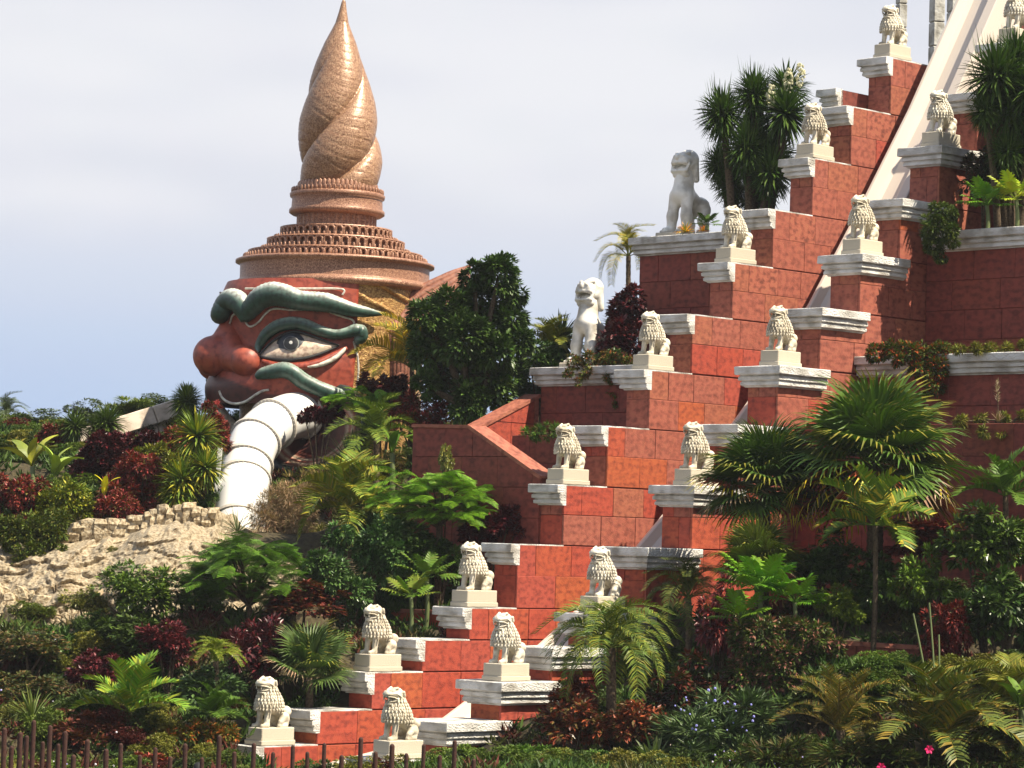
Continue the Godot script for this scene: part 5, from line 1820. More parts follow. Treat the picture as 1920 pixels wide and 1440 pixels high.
	lump_plant("hanging_creeper", "dark green creeper hanging over the upper right terrace's corner", "creeper", 67.4, [[1765, 405, 26, 0.2], [1750, 430, 26, 0.3], [1770, 440, 24, 0.35], [1748, 460, 20, 0.3], [1760, 480, 14, 0.3]], 2000, 0.11, 0.05, [Color(0.035, 0.062, 0.016), Color(0.05, 0.07, 0.018)], false, sn(9.6, 4.4, 7.4))
	lump_plant("hanging_creeper", "creeper with red tips spilling over the middle right terrace's corner", "creeper", 65.4, [[1640, 664, 18, 0.2], [1670, 662, 20, 0.25], [1700, 664, 22, 0.3], [1735, 666, 22, 0.3], [1760, 662, 18, 0.3], [1720, 690, 22, 0.4], [1750, 692, 22, 0.4], [1685, 682, 16, 0.35], [1745, 720, 20, 0.4], [1735, 740, 14, 0.4]], 4200, 0.10, 0.045, [Color(0.04, 0.065, 0.016), Color(0.06, 0.085, 0.02), Color(0.05, 0.07, 0.018), Color(0.20, 0.05, 0.02)], false, sn(7.2, 5.4, 4.3))
	lump_plant("ground_plant", "strip of short grass along the middle right terrace", "grass", 64.2, [[1800, 656, 9], [1830, 655, 9], [1860, 655, 9], [1890, 654, 9], [1920, 652, 10]], 1200, 0.12, 0.02, G_OLIVE, false, sn(7.4, 7.5, 4.4))
	lump_plant("ground_plant", "strip of weeds along the lowest right terrace", "grass", 62.0, [[1800, 790, 9], [1840, 787, 10], [1880, 786, 9], [1920, 784, 10], [1835, 810, 9, 0.6], [1870, 815, 8, 0.6]], 1200, 0.12, 0.025, G_OLIVE, false, sn(5.4, 9.0, 2.8))
	rosette_plant("dry_grass", "single dry buff grass plume before the right terrace walls", 1872, 790, 61.2, 26, DRY, 30, 0.05, 0.6, 0.1, ORG.y + 2.8)
	var pl := at(1872, 785, 61.2)
	var plume := thing("grass_plume", "buff seed head on a thin stalk above the lowest right terrace", "grass", pl)
	trunk_part(plume, Vector3.ZERO, Vector3(-0.03, 0.55, 0), 0.008, M.bark, 0.0, "stalk")
	var pm := MB.new()
	for j in 70: leaf(pm, Vector3(-0.03, 0.35 + j * 0.006, 0), Vector3(rf(-1, 1), rf(0.3, 1.2), rf(-1, 1)).normalized() * 0.11, Vector3(rf(-1, 1), 0, rf(-1, 1)).normalized() * 0.008, Color(0.42, 0.33, 0.22) * rf(0.8, 1.1))
	stuff(part("seed_head", pm.mesh(), M.leaf, plume))
	# ---------------- palms on the right
	fan_palm("largest fan palm with yellowing lower fronds in front of the right terraces", 1640, 868, 59.6, 178, 52, [Color(0.035, 0.075, 0.016), Color(0.05, 0.095, 0.018)], -0.75, 0.16)
	fan_palm("dark fan palm just right of the fourth lion of the right wall", 1432, 915, 60.6, 138, 42, G_DARK, -0.55, 0.13)
	feather_palm("slim feather palm on a thin pale trunk before the largest fan palm", 1640, 985, 57.6, 128, 13, [Color(0.05, 0.10, 0.02), Color(0.075, 0.13, 0.022), Color(0.20, 0.19, 0.03)], 2, -0.35, 0.05)
	fan_palm("olive fan palm below the dark one, left of the philodendrons", 1420, 1065, 59.2, 100, 32, [Color(0.055, 0.085, 0.022), Color(0.075, 0.10, 0.025)], -0.5, 0.08)
	feather_palm("drooping olive feather palm beside the third lion of the right wall", 1290, 1120, 60.4, 105, 20, [Color(0.05, 0.075, 0.02), Color(0.08, 0.095, 0.025)], 1, -0.5, 0.07)
	feather_palm("small date palm with arching golden green fronds in front of the lower right steps", 1145, 1215, 57.0, 158, 26, [Color(0.07, 0.105, 0.022), Color(0.12, 0.14, 0.022), Color(0.05, 0.09, 0.02)], 1, -0.5, 0.10, INF, 0.85)
	feather_palm("feather palm with stiff fronds at the right edge below the terraces", 1885, 930, 58.2, 105, 12, G_MID, 2, -0.1, 0.06)
	feather_palm("dark cycad-like palm in the lower right corner, fronds arching right", 1765, 1400, 53.0, 190, 22, [Color(0.045, 0.07, 0.018), Color(0.065, 0.085, 0.02), Color(0.12, 0.10, 0.02)], 0, -0.15, 0.09)
	feather_palm("bronze tinged cycad between the flowering bush and the lower right palm", 1575, 1370, 54.0, 150, 20, [Color(0.055, 0.075, 0.018), Color(0.13, 0.10, 0.02), Color(0.07, 0.06, 0.02)], 3, 0.0, 0.08)
	feather_palm("spreading cycad low at the right edge of the view", 1890, 1330, 53.5, 130, 14, G_OLIVE, 0, 0.0, 0.08)
	banana("broad leaved plant at the right edge near the bottom", 1915, 1330, 52.8, 70, 5, G_MID)
	for q in [[1712, 1150], [1742, 1130], [1760, 1190]]:
		var tip := at(q[0], q[1], 53.2)
		var foot := at(1752, 1400, 53.0)
		var st := thing("young_palm_spear", "unopened pale palm spear standing up from the lower right palm, %s" % ["left one", "tallest middle one", "short right one"][names.get("young_palm_spear", 0)], "palm spear", foot)
		trunk_part(st, Vector3.ZERO, tip - foot, 0.018, mat_stem(), 0.0, "spear")
	philodendron("large bright philodendron in sun below the olive fan palm", 1425, 1110, 57.6, 88, 22, G_BRIGHT)
	philodendron("lower philodendron with one yellow leaf beside the planter", 1390, 1160, 57.2, 62, 14, [Color(0.075, 0.16, 0.014), Color(0.10, 0.18, 0.016), Color(0.36, 0.34, 0.02)])
	philodendron("philodendron reaching right towards the round bush", 1490, 1130, 57.4, 66, 14, G_BRIGHT)
	bush("round_shrub", "round yellow-green shrub right of the philodendrons", 1572, 1140, 57.6, 48, 45, [Color(0.08, 0.13, 0.012), Color(0.11, 0.16, 0.015), Color(0.05, 0.09, 0.012)], "mid", true)
	bush("green_shrub", "large dark green bush at the right edge, upper part sunlit", 1850, 1010, 57.2, 95, 85, [Color(0.035, 0.065, 0.012), Color(0.055, 0.10, 0.014), Color(0.025, 0.05, 0.01)], "mid", true, 1)
	bush("green_shrub", "dark green bush at the right edge below the larger one", 1880, 1130, 56.6, 110, 90, G_DARK, "mid", true, 2)
	bush("green_shrub", "green bush with sunlit top left of the right edge bushes", 1735, 1090, 57.6, 62, 70, [Color(0.05, 0.10, 0.012), Color(0.075, 0.13, 0.014), Color(0.035, 0.07, 0.012)], "mid", true, 0)
	bush("red_shrub", "dull red shrub behind the dark right edge bushes", 1735, 1010, 59.0, 70, 40, [Color(0.10, 0.02, 0.02), Color(0.07, 0.014, 0.014)], "big")
	bush("red_shrub", "dark red shrub hanging over the low retaining wall at right", 1775, 1190, 56.2, 50, 75, [Color(0.10, 0.018, 0.016), Color(0.06, 0.012, 0.012)], "mid")
	bush("red_shrub", "crimson shrub under the olive fan palm, left of the philodendrons", 1350, 1160, 58.4, 45, 80, [Color(0.10, 0.018, 0.02), Color(0.16, 0.03, 0.025), Color(0.05, 0.01, 0.014)], "big", true)
	bush("dark_shrub", "dark shrub covering the bank above the low retaining wall", 1540, 1060, 59.8, 80, 70, G_DARK, "mid", true, 1)
	bush("dark_shrub", "deep green shrub behind the thin palm trunk", 1640, 1090, 59.2, 70, 60, G_DARK, "mid", true, 0)
	lump_plant("creeping_plant", "creeper of green and faded pink leaves covering the planter left of the retaining wall", "creeper", 56.8, [[1395, 1195, 30], [1430, 1185, 32], [1475, 1190, 34], [1520, 1195, 32], [1555, 1215, 26], [1420, 1225, 34], [1470, 1235, 36], [1525, 1240, 32], [1400, 1265, 34], [1455, 1275, 38], [1510, 1275, 34]], 6500, 0.11, 0.05, [Color(0.035, 0.06, 0.014), Color(0.05, 0.075, 0.018), Color(0.03, 0.05, 0.014), Color(0.14, 0.07, 0.06)])
	bush("dark_shrub", "dark shrub in shade right of the small date palm", 1300, 1290, 57.2, 90, 80, [Color(0.02, 0.035, 0.012), Color(0.05, 0.015, 0.012)], "mid", false, 1)
	bush("flowering_shrub", "dark green shrub with lilac flowers at bottom centre right", 1350, 1370, 55.2, 118, 75, [Color(0.035, 0.065, 0.024), Color(0.05, 0.085, 0.035), Color(0.028, 0.052, 0.02)], "blade", true)
	bush("flowering_shrub", "lower dark green flowering shrub in front of the taller one", 1310, 1430, 54.6, 120, 60, [Color(0.03, 0.058, 0.022), Color(0.045, 0.075, 0.03)], "blade", true, 1)
	bush("bronze_shrub", "copper red leaved shrub left of the small date palm trunk", 1075, 1355, 56.6, 85, 70, BRONZE, "mid", true)
	bush("bronze_shrub", "copper red leaved shrub right of the small date palm trunk", 1195, 1370, 56.2, 75, 62, BRONZE, "mid", true, 1)
	bush("bronze_shrub", "spire shaped dark red shrub behind the small date palm trunk", 1075, 1310, 57.2, 40, 55, [Color(0.10, 0.022, 0.014), Color(0.05, 0.016, 0.012)], "mid", true)
	rosette_plant("agave", "grey-green agave rosette at the bottom edge, centre right", 1225, 1440, 54.6, 72, [Color(0.075, 0.115, 0.05), Color(0.10, 0.14, 0.06)], 36, 0.16, 0.2, 0.12)
	bush("green_shrub", "low grassy shrub at the bottom right of the steps", 1000, 1430, 55.6, 70, 34, G_MID, "blade", false)
	bush("green_shrub", "shadowed shrub along the bottom edge under the bronze shrubs", 1120, 1440, 55.4, 80, 36, G_DARK, "mid", false)
	for q in [[1455, 1420, 90], [1640, 1430, 110], [1800, 1445, 110], [1900, 1430, 80]]:
		bush("green_shrub", "dark undergrowth shrub at the bottom edge, %s" % ["beside the lilac flowers", "under the bronze tinged cycad", "under the lower right palm", "in the corner"][[1455, 1640, 1800, 1900].find(q[0])], q[0], q[1], 53.0, q[2], 50, [Color(0.025, 0.045, 0.014), Color(0.045, 0.065, 0.018), Color(0.04, 0.03, 0.014)], "blade", false, int(q[0]) % 2)
	for q in [[1650, 1330, 90], [1800, 1290, 90], [1540, 1310, 70]]:
		bush("green_shrub", "dark leafy shrub behind the cycads, %s" % ["middle one", "right one under the red shrub", "left one near the creeper"][[1650, 1800, 1540].find(q[0])], q[0], q[1], 55.6, q[2], 60, [Color(0.03, 0.05, 0.014), Color(0.06, 0.08, 0.018)], "big", false, 0)
	# ---------------- in front of the tower
	flame_tree("wide bright green feathery tree before the dark red ramp wall", 822, 945, 66.5, 112, 62, 135, 0.45, G_BRIGHT)
	flame_tree("dark green feathery tree below the rock face, left of the bushes", 468, 1085, 64.5, 140, 72, 150, 0.5, [Color(0.04, 0.095, 0.012), Color(0.055, 0.125, 0.014)])
	flame_tree("small feathery tree in front of the demon's open mouth", 672, 752, 75.2, 52, 28, 40, 0.42, G_BRIGHT)
	feather_palm("golden green feather palm in front of the demon's lower jaw", 655, 950, 69.0, 130, 20, [Color(0.10, 0.13, 0.02), Color(0.07, 0.115, 0.018), Color(0.15, 0.15, 0.02)], 0, -0.45, 0.09)
	feather_palm("green palm between the demon's mouth and the dark red ramp wall", 705, 825, 72.5, 98, 16, [Color(0.06, 0.105, 0.02), Color(0.09, 0.13, 0.02)], 0, -0.4, 0.08)
	feather_palm("palm with yellow arching fronds against the gold tower wall", 772, 690, 76.2, 125, 15, [Color(0.17, 0.15, 0.025), Color(0.11, 0.12, 0.025), Color(0.28, 0.20, 0.025)], 0, 0.0, 0.07)
	banana("broad leaved plant with one sunlit leaf right of the demon's mouth", 735, 850, 72.0, 70, 5, G_MID)
	rosette_plant("spiky_plant", "bluish spiky plant on the bank below the demon's mouth", 655, 870, 72.5, 70, G_GREY, 40, 0.05, 0.4, 0.15)
	lump_plant("purple_shrub", "dark purple shrub hiding part of the demon's lips", "shrub", 75.4, [[590, 775, 15], [612, 780, 15], [572, 780, 11], [630, 770, 14]], 700, 0.14, 0.09, MAROON, true)
	lump_plant("purple_shrub", "dark purple shrub under the tower's fluted ear", "shrub", 75.8, [[710, 735, 26], [735, 750, 28], [690, 720, 20], [745, 720, 18]], 1500, 0.14, 0.09, MAROON, true)
	lump_plant("red_shrub", "pinkish red shrub behind the dark red ramp wall", "shrub", 74.8, [[770, 770, 30], [805, 775, 32], [835, 780, 24], [745, 790, 26], [785, 795, 26]], 1900, 0.15, 0.06, RED, false)
	bush("green_shrub", "small rubber plant sapling before the dark red ramp wall", 836, 862, 66.8, 15, 30, G_OLIVE, "big", true)
	lump_plant("dry_shrub", "greyish brown leafless shrub beside the foot of the white tube", "shrub", 70.8, [[520, 955, 40], [550, 940, 38], [500, 980, 30], [560, 975, 36], [480, 965, 22]], 5200, 0.16, 0.012, DRY, false)
	lump_plant("dry_shrub", "dry grassy mound below the demon's lower jaw", "shrub", 73.0, [[600, 918, 36], [640, 918, 38], [560, 915, 30], [690, 900, 38], [730, 880, 30]], 3800, 0.2, 0.014, [Color(0.16, 0.14, 0.04), Color(0.10, 0.11, 0.03), Color(0.20, 0.15, 0.08)], false)
	lump_plant("dry_shrub", "grey green weeds on the sandy mound right of the tube's foot", "shrub", 71.2, [[560, 1005, 26], [600, 1010, 26], [530, 1010, 22], [630, 1000, 22]], 2600, 0.14, 0.03, [Color(0.10, 0.10, 0.035), Color(0.07, 0.085, 0.028)], false)
	rosette_plant("spiky_plant", "thin grey-green grass clump at the foot of the white tube", 445, 1000, 70.4, 60, G_GREY, 50, 0.03, 0.2, 0.25)
	lump_plant("leafy_tree", "glossy small leaved tree right of the golden feather palm", "tree", 66.0, [[725, 1010, 42], [690, 1030, 34], [745, 1045, 34], [700, 1065, 34], [640, 1010, 28]], 3600, 0.13, 0.06, [Color(0.03, 0.075, 0.022), Color(0.045, 0.095, 0.028)], true, Vector3.INF, 0.06)
	lump_plant("leafy_tree", "slender tree with glossy leaves left of the second lion", "tree", 64.6, [[620, 1080, 34], [650, 1110, 30], [600, 1060, 26], [680, 1110, 26], [700, 1200, 24], [640, 1170, 22]], 3000, 0.12, 0.055, [Color(0.03, 0.07, 0.02), Color(0.045, 0.09, 0.025)], true, Vector3.INF, 0.06)
	lump_plant("maroon_shrub", "dark maroon shrub against the ramp wall beside the fourth lion", "shrub", 66.6, [[955, 975, 24], [930, 990, 24], [965, 1000, 20], [905, 1000, 24], [880, 1005, 20]], 1500, 0.14, 0.085, MAROON, true)
	philodendron("philodendron with cut leaves between the feathery tree and the third lion", 800, 1085, 65.4, 62, 16, G_MID)
	philodendron("lower philodendron behind the second lion's head", 770, 1120, 64.6, 52, 13, [Color(0.06, 0.11, 0.016), Color(0.10, 0.15, 0.02)])
	bush("green_shrub", "dark green shrub under the wide feathery tree", 770, 1030, 66.4, 80, 55, G_DARK, "mid", true)
	bush("green_shrub", "dark green shrub left of the third lion", 830, 1050, 66.4, 50, 55, G_DARK, "mid", true, 2)
	fan_palm("fan palm with upright dark green fan left of the second lion", 578, 1270, 61.6, 105, 18, [Color(0.035, 0.065, 0.022), Color(0.05, 0.085, 0.025)], 0.0, 0.08)
	fan_palm("low fan palm tucked between the first and second lions", 612, 1285, 63.2, 62, 12, G_MID, 0.1, 0.06)
	# ---------------- the bank at lower left
	bush("green_shrub", "rounded dark green bush with sunlit crown below the rock face", 250, 1125, 64.4, 92, 76, [Color(0.045, 0.085, 0.012), Color(0.07, 0.115, 0.014), Color(0.03, 0.06, 0.01)], "fine", true)
	bush("green_shrub", "dark green bush right of the rounded bush, below the rock face", 365, 1110, 65.0, 75, 50, G_MID, "fine", true, 1)
	bush("green_shrub", "shrub at the lower right end of the rock face under the feathery tree", 430, 1050, 66.6, 62, 42, [Color(0.05, 0.095, 0.014), Color(0.035, 0.07, 0.012)], "fine", false, 0)
	bush("green_shrub", "spreading green shrub over the left foot of the bare rock", 60, 1150, 66.4, 62, 26, [Color(0.05, 0.08, 0.018), Color(0.075, 0.095, 0.02)], "fine", false, 1)
	bush("hanging_weed_bush", "weeds hanging over the rock edge below the rough stones", 215, 1035, 69.0, 30, 13, G_OLIVE, "fine", false, 1)
	bush("small_weed_bush", "low grey green weed growing out of the bare rock", 300, 1062, 67.6, 34, 16, G_OLIVE, "fine", false, 0)
	bush("small_weed_bush", "tuft of dry weed on the left part of the bare rock", 110, 1100, 67.2, 22, 12, DRY, "twig", false, 0)
	bush("green_shrub", "olive bush left of the rounded bush, at the rubble wall", 165, 1130, 65.0, 55, 38, G_OLIVE, "fine", true, 1)
	bush("dark_shrub", "dark shrub below the rounded bush", 250, 1200, 63.2, 90, 55, [Color(0.025, 0.045, 0.012), Color(0.035, 0.06, 0.014)], "mid", false, 0)
	bush("maroon_shrub", "maroon shrub left of the fan palm, in shade", 480, 1230, 62.0, 72, 80, MAROON, "mid", true)
	bush("maroon_shrub", "dark red shrub in the middle of the lower left bank", 310, 1220, 62.4, 60, 55, [Color(0.08, 0.014, 0.018), Color(0.05, 0.01, 0.014)], "mid", true, 1)
	bush("maroon_shrub", "dark red shrub left of the large feather fronds", 180, 1260, 61.6, 62, 45, [Color(0.07, 0.013, 0.018), Color(0.045, 0.01, 0.014)], "mid", true, 0)
	bush("maroon_shrub", "maroon shrub under the dark feathery tree", 560, 1130, 64.2, 90, 40, [Color(0.07, 0.014, 0.014), Color(0.10, 0.03, 0.02), Color(0.04, 0.03, 0.012)], "mid", false, 1)
	bush("green_shrub", "dark glossy shrub behind the yellow-green palm", 390, 1300, 61.2, 80, 55, [Color(0.03, 0.062, 0.024), Color(0.045, 0.085, 0.03)], "mid", true, 1)
	feather_palm("yellow-green small palm on the lower left bank", 405, 1240, 60.8, 62, 18, [Color(0.13, 0.16, 0.02), Color(0.09, 0.14, 0.018)], 1, 0.1, 0.05)
	feather_palm("large palm of broad bright green fronds at lower left", 243, 1335, 58.6, 128, 11, [Color(0.055, 0.135, 0.016), Color(0.08, 0.165, 0.02), Color(0.13, 0.17, 0.02)], 2, 0.05, 0.05)
	feather_palm("low spreading palm along the bottom between the broad fronds and the first lion", 400, 1345, 58.8, 75, 14, G_MID, 2, -0.1, 0.05)
	lump_plant("trailing_plant", "creeper with reddish flowers over the low pinkish wall behind the stakes", "creeper", 58.6, [[330, 1385, 22], [365, 1375, 20], [400, 1380, 22], [430, 1375, 18], [300, 1390, 20], [345, 1405, 16], [410, 1400, 14]], 2600, 0.11, 0.04, [Color(0.06, 0.085, 0.02), Color(0.10, 0.10, 0.02), Color(0.20, 0.07, 0.02)])
	bush("maroon_shrub", "brownish maroon shrub behind the stakes at lower left", 150, 1375, 58.4, 85, 55, [Color(0.09, 0.035, 0.022), Color(0.06, 0.02, 0.018)], "mid", false)
	rosette_plant("spiky_plant", "light green spiky grass clump behind the stakes at far left", 60, 1350, 58.6, 78, [Color(0.09, 0.125, 0.035), Color(0.06, 0.095, 0.03)], 60, 0.04, 0.3, 0.2)
	bush("red_shrub", "small red shrub behind the stakes below the broad fronds", 270, 1440, 57.4, 55, 36, [Color(0.16, 0.03, 0.025), Color(0.08, 0.03, 0.018)], "mid")
	for q in [[60, 1215, 95, 45], [40, 1300, 95, 50], [150, 1330, 70, 40]]:
		bush("ground_plant", "low weedy plant patch with tiny pale flowers, %s" % ["uppermost at far left", "middle one at far left", "beside the broad fronds"][[60, 40, 150].find(q[0])], q[0], q[1], 62.5 - (q[1] - 1215) * 0.02, q[2], q[3], [Color(0.045, 0.06, 0.02), Color(0.09, 0.06, 0.028), Color(0.03, 0.045, 0.018)], "fine", false, int(q[0]) % 2)
	# ---------------- the planted slope at upper left
	yucca("yucca clump with sword leaves just left of the white tube", [[372, 820, 62, 0.3], [350, 905, 60, 0.9], [392, 880, 50, 0.9], [340, 930, 42, 1.1]], 72.6, [375, 950], [Color(0.06, 0.105, 0.022), Color(0.085, 0.135, 0.025), Color(0.20, 0.21, 0.03)])
	yucca("yucca with full head at the upper end of the beige channel", [[352, 755, 42, 0.3], [348, 745, 34, -0.3], [358, 790, 34, 0.6]], 79.0, [350, 820], [Color(0.045, 0.08, 0.02), Color(0.07, 0.11, 0.022)])
	yucca("dark yucca in front of the beige channel's lower end", [[205, 795, 44, 0.4], [190, 805, 34, 0.6]], 78.4, [205, 850], [Color(0.035, 0.06, 0.018), Color(0.05, 0.085, 0.02)])
	yucca("smaller dark yucca left of the beige channel", [[145, 802, 40, 0.4]], 78.6, [145, 850], [Color(0.035, 0.06, 0.018), Color(0.05, 0.085, 0.02)])
	bush("green_shrub", "light green spiky shrub behind the beige channel", 250, 770, 84.0, 60, 28, [Color(0.11, 0.15, 0.035), Color(0.08, 0.12, 0.03)], "blade", false)
	for q in [[95, 795, 60, 30], [165, 778, 50, 32], [285, 756, 46, 20], [20, 800, 70, 34], [60, 820, 60, 36]]:
		bush("distant_shrub", "dull green shrub on the skyline, %s" % ["second from the left", "near the middle of the slope", "left of the demon tower", "leftmost", "lower one at the left edge"][[95, 165, 285, 20, 60].find(q[0])], q[0], q[1], 86.0, q[2], q[3], G_GREY, "fine", false, int(q[0]) % 2)
	feather_palm("feather palm top on the skyline at the far left edge", 12, 780, 84.0, 62, 12, G_GREY, 1, -0.1, 0.06)
	lump_plant("purple_shrub", "wide dark purple shrub below the beige channel", "shrub", 75.0, [[200, 845, 36], [240, 850, 38], [280, 842, 30], [170, 865, 30], [305, 838, 22], [215, 880, 26], [150, 890, 20]], 4200, 0.13, 0.075, MAROON, true)
	lump_plant("red_shrub", "tall bright red shrub in the middle of the planted slope", "shrub", 72.7, [[270, 880, 36], [240, 900, 36], [295, 905, 36], [225, 930, 36], [270, 930, 40], [305, 935, 30], [255, 960, 34]], 4600, 0.13, 0.055, RED, false)
	lump_plant("red_shrub", "small bright red shrub at the top of the stone wall", "shrub", 71.6, [[215, 945, 30], [240, 955, 26], [200, 960, 22], [290, 958, 20]], 2200, 0.12, 0.05, RED, false)
	lump_plant("red_shrub", "red shrub at the left edge above the rock face", "shrub", 72.2, [[40, 930, 34], [15, 945, 34], [65, 945, 28], [30, 970, 26], [75, 920, 20], [0, 915, 24]], 3400, 0.13, 0.055, RED, false)
	lump_plant("red_shrub", "red shrub between the yuccas and the white tube", "shrub", 74.2, [[335, 830, 28], [400, 800, 26], [410, 830, 22], [318, 850, 24], [395, 770, 16]], 2200, 0.13, 0.055, RED, false)
	lump_plant("red_shrub", "small deep red shrub high on the left of the slope", "shrub", 78.6, [[105, 815, 22], [85, 830, 20], [120, 835, 16]], 1000, 0.13, 0.06, RED, false)
	lump_plant("green_shrub", "yellowish green shrub spilling towards the rock face", "shrub", 71.7, [[130, 935, 34], [95, 955, 34], [150, 960, 30], [110, 985, 30], [75, 985, 26]], 4200, 0.12, 0.055, [Color(0.09, 0.12, 0.014), Color(0.06, 0.095, 0.014), Color(0.17, 0.18, 0.02)], false)
	lump_plant("green_shrub", "olive shrub among the red shrubs of the slope", "shrub", 73.2, [[290, 850, 24], [320, 870, 24], [345, 860, 18], [265, 858, 18]], 1500, 0.12, 0.05, [Color(0.08, 0.11, 0.016), Color(0.12, 0.12, 0.02)], false)
	lump_plant("hanging_creeper", "dark green creeper hanging over the left of the rock face", "creeper", 70.1, [[75, 995, 34, 0.5], [45, 1005, 32, 0.5], [105, 1010, 26, 0.6], [65, 1035, 26, 0.8], [45, 1060, 18, 1.0], [110, 985, 28, 0.4], [10, 1000, 32, 0.4], [85, 1045, 16, 0.9], [125, 1030, 14, 0.8]], 5200, 0.11, 0.045, [Color(0.04, 0.065, 0.016), Color(0.055, 0.085, 0.018), Color(0.08, 0.09, 0.02)])
	banana("banana plant with upright pale leaves on the left slope", 100, 895, 73.0, 75, 6, [Color(0.10, 0.16, 0.03), Color(0.13, 0.19, 0.04)])
	banana("banana plant with yellowed leaves left of the red shrubs", 60, 875, 74.0, 70, 6, [Color(0.15, 0.17, 0.03), Color(0.36, 0.33, 0.03), Color(0.09, 0.13, 0.03)])
	banana("small banana plant with a bright yellow leaf above the stone wall", 195, 930, 71.8, 42, 4, [Color(0.40, 0.40, 0.03), Color(0.10, 0.16, 0.03)])
	bush("green_shrub", "mixed green undergrowth at the left edge of the slope", 25, 865, 77.0, 80, 45, [Color(0.06, 0.08, 0.02), Color(0.12, 0.11, 0.02), Color(0.035, 0.055, 0.016)], "mid", false, 1)
	bush("dark_shrub", "dark shrub in the middle of the slope behind the banana leaves", 150, 885, 76.4, 55, 40, G_DARK, "mid", false, 0)
	bush("dark_shrub", "dark undergrowth just left of the white tube's foot", 385, 945, 72.0, 26, 40, G_DARK, "mid", false, 1)
	bush("green_shrub", "small weed at the end of the stone wall by the tube", 372, 985, 70.8, 16, 24, G_OLIVE, "fine", false)
	ground_cover()

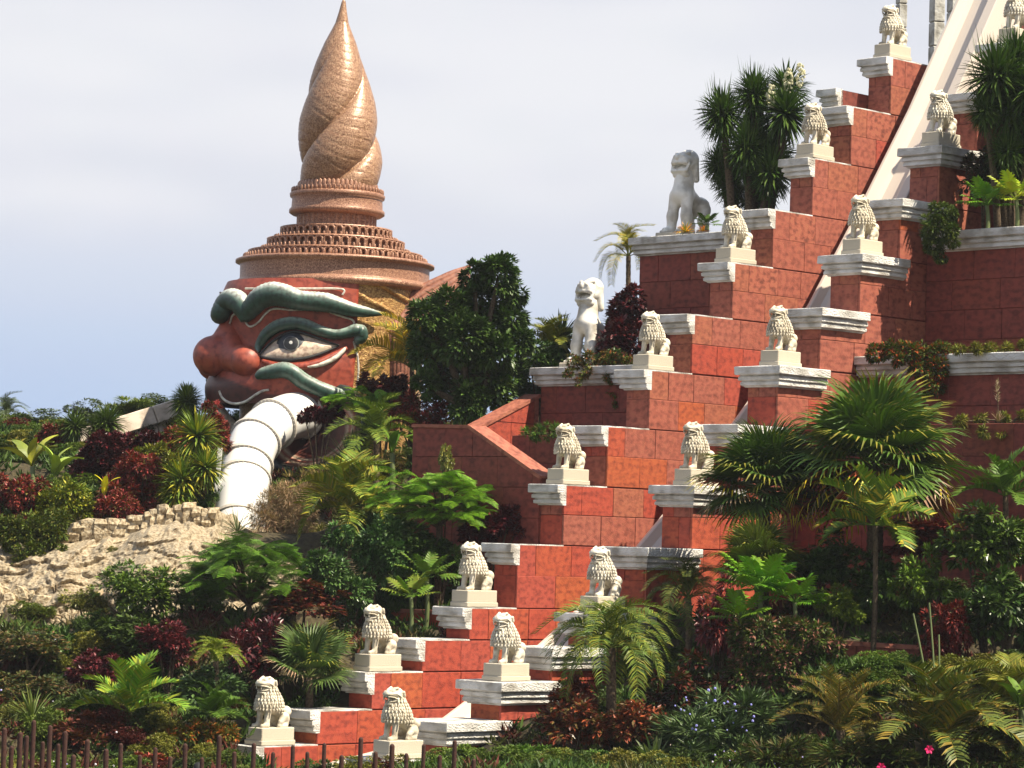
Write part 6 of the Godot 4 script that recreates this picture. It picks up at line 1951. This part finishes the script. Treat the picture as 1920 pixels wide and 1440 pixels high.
func ground_cover() -> void:
	var mb := MB.new()
	for j in 26:
		var d := Vector3(rf(-1, 1), rf(0.15, 1.0), rf(-1, 1)).normalized()
		var p := Vector3(rf(-0.35, 0.35), 0, rf(-0.35, 0.35))
		leaf(mb, p + d * 0.1, d * rf(0.25, 0.5), d.cross(Vector3(rf(-1, 1), 0.4, rf(-1, 1))).normalized() * rf(0.03, 0.06), Color.WHITE * rf(0.75, 1.2))
	var tuft := mb.mesh()
	var bud := MB.new()
	bud.ball(Vector3.ZERO, Vector3.ONE, 3, 5)
	var xs: Array[Transform3D] = []
	var cs: Array[Color] = []
	var fx: Array[Transform3D] = []
	var fc: Array[Color] = []
	var patches := FastNoiseLite.new()
	patches.frequency = 0.3
	patches.seed = 9
	while xs.size() < 9000:
		var x := rf(-15, 15)
		var z := rf(-92, -49)
		if absf(x) > -z * 0.19 + 1.0: continue
		var r := Vector3(x, 0, z) - ORG
		var s := r.dot(DD)
		var n := r.dot(NN)
		if s > -8.0 and n > -0.9 and n < 4.0: continue
		if s > 4.6 and n > -6.8: continue
		if x < -3.6 and z < -65.2 and z > -71.8: continue        # the bare rock
		var y := ground(x, z)
		var size := rf(0.35, 0.8)
		xs.append(Transform3D(Basis(Vector3.UP, rf(0, TAU)).scaled(Vector3.ONE * size), Vector3(x, y, z)))
		var p := patches.get_noise_2d(x, z)
		var k := rcol(G_DARK) if p > -0.05 else rcol([Color(0.05, 0.045, 0.02), Color(0.06, 0.02, 0.016), Color(0.045, 0.06, 0.018)])
		cs.append(k)
		if x < -7.0 and z > -64.0 and rng.randf() < 0.05 or (x > 3.6 and x < 5.2 and z > -57.0 and rng.randf() < 0.1):
			fx.append(Transform3D(Basis().scaled(Vector3.ONE * rf(0.012, 0.026)), Vector3(x, y + rf(0.25, 0.6), z)))
			fc.append(Color(0.45, 0.40, 0.75) if rng.randf() < 0.6 else Color(0.7, 0.66, 0.72))
	for j in 26:
		var q := at(1350 + rf(-95, 95), 1330 + rf(-40, 40), 54.0 + rf(-0.3, 0.3))
		fx.append(Transform3D(Basis().scaled(Vector3.ONE * rf(0.014, 0.032)), q)); fc.append(Color(0.30, 0.30, 0.72))
	var ux: Array[Transform3D] = []
	var uc: Array[Color] = []
	var kinds := [[Color(0.04, 0.075, 0.016)], [Color(0.06, 0.10, 0.018)], [Color(0.028, 0.05, 0.014)], [Color(0.09, 0.10, 0.02)], [Color(0.055, 0.014, 0.014)], [Color(0.03, 0.055, 0.02)]]
	while ux.size() < 900:
		var x := rf(-15, 15)
		var z := rf(-90, -53)
		if absf(x) > -z * 0.19 + 1.0: continue
		var r := Vector3(x, 0, z) - ORG
		var s := r.dot(DD)
		var n := r.dot(NN)
		if s > -8.5 and n > -1.3 and n < 4.5: continue
		if s > -5.5 and s < 0.8 and n > -3.6 and n < 0.0: continue
		if s > 3.6 and n > -7.0: continue
		if n > 3.6 and s > -1.0 and s < 5.0 and rng.randf() < 0.5: continue
		if x < -3.2 and z < -72.0 and z > -76.0 and rng.randf() < 0.7: continue
		if x < -3.2 and z < -65.0 and z > -72.2: continue
		if x < -6.0 and z < -64.0 and z > -67.0: continue
		if x < -4.0 and x > -8.0 and z < -70.0 and z > -79.0: continue       # the foot of the tube
		var y := ground(x, z)
		var size := rf(0.28, 0.62)
		ux.append(Transform3D(Basis(Vector3.UP, rf(0, TAU)).scaled(Vector3(size, size * rf(0.6, 0.95), size)), Vector3(x, y + size * 0.35, z)))
		var p := patches.get_noise_2d(x * 1.4 + 30.0, z * 1.4) * 4.5 + 2.5
		uc.append(rcol(kinds[clampi(int(p + rf(-0.6, 0.6)), 0, 5)]))
	for set_ in [["undergrowth", white_crown(), ux, uc, "mixed green and reddish undergrowth filling the bank between the larger plants", M.leaf], ["ground_cover", tuft, xs, cs, "low leafy ground cover over the whole planted slope", M.leaf], ["small_flowers", bud.mesh(), fx, fc, "tiny lilac and white flowers dotted over the low plants", M.paint]]:
		var mm := MultiMesh.new()
		mm.transform_format = MultiMesh.TRANSFORM_3D
		mm.use_colors = true
		mm.mesh = set_[1]
		mm.instance_count = set_[2].size()
		for j in set_[2].size():
			mm.set_instance_transform(j, set_[2][j])
			mm.set_instance_color(j, set_[3][j])
		var o := MultiMeshInstance3D.new()
		o.name = set_[0]
		o.multimesh = mm
		o.material_override = set_[5]
		add_child(o)
		stuff(o)
		o.set_meta("label", set_[4])
		o.set_meta("category", "plants")
	# two pink blooms near the bottom edge
	for q in [[1742, 1405], [1652, 1438]]:
		var b := thing("pink_flower", "bright pink flower low in the right corner, %s one" % ("larger" if q[0] == 1742 else "smaller"), "flower", at(q[0], q[1], 51.8))
		var fl := MB.new()
		fl.col = Color(0.75, 0.03, 0.16)
		for j in 6:
			var a := TAU * j / 6.0
			leaf(fl, Vector3.ZERO, Vector3(cos(a), sin(a), 0.5) * 0.085, Vector3(-sin(a), cos(a), 0) * 0.04, fl.col)
		part("petals", fl.mesh(), M.leaf, b)
		trunk_part(b, Vector3(0, -0.5, -0.1), Vector3.ZERO, 0.012, mat_stem(), 0.0, "stem")

func _ready() -> void:
	rng.seed = 20
	environment()
	materials()
	terrain()
	masonry()
	lions()
	demon_tower()
	rocks()
	garden()
	fence()
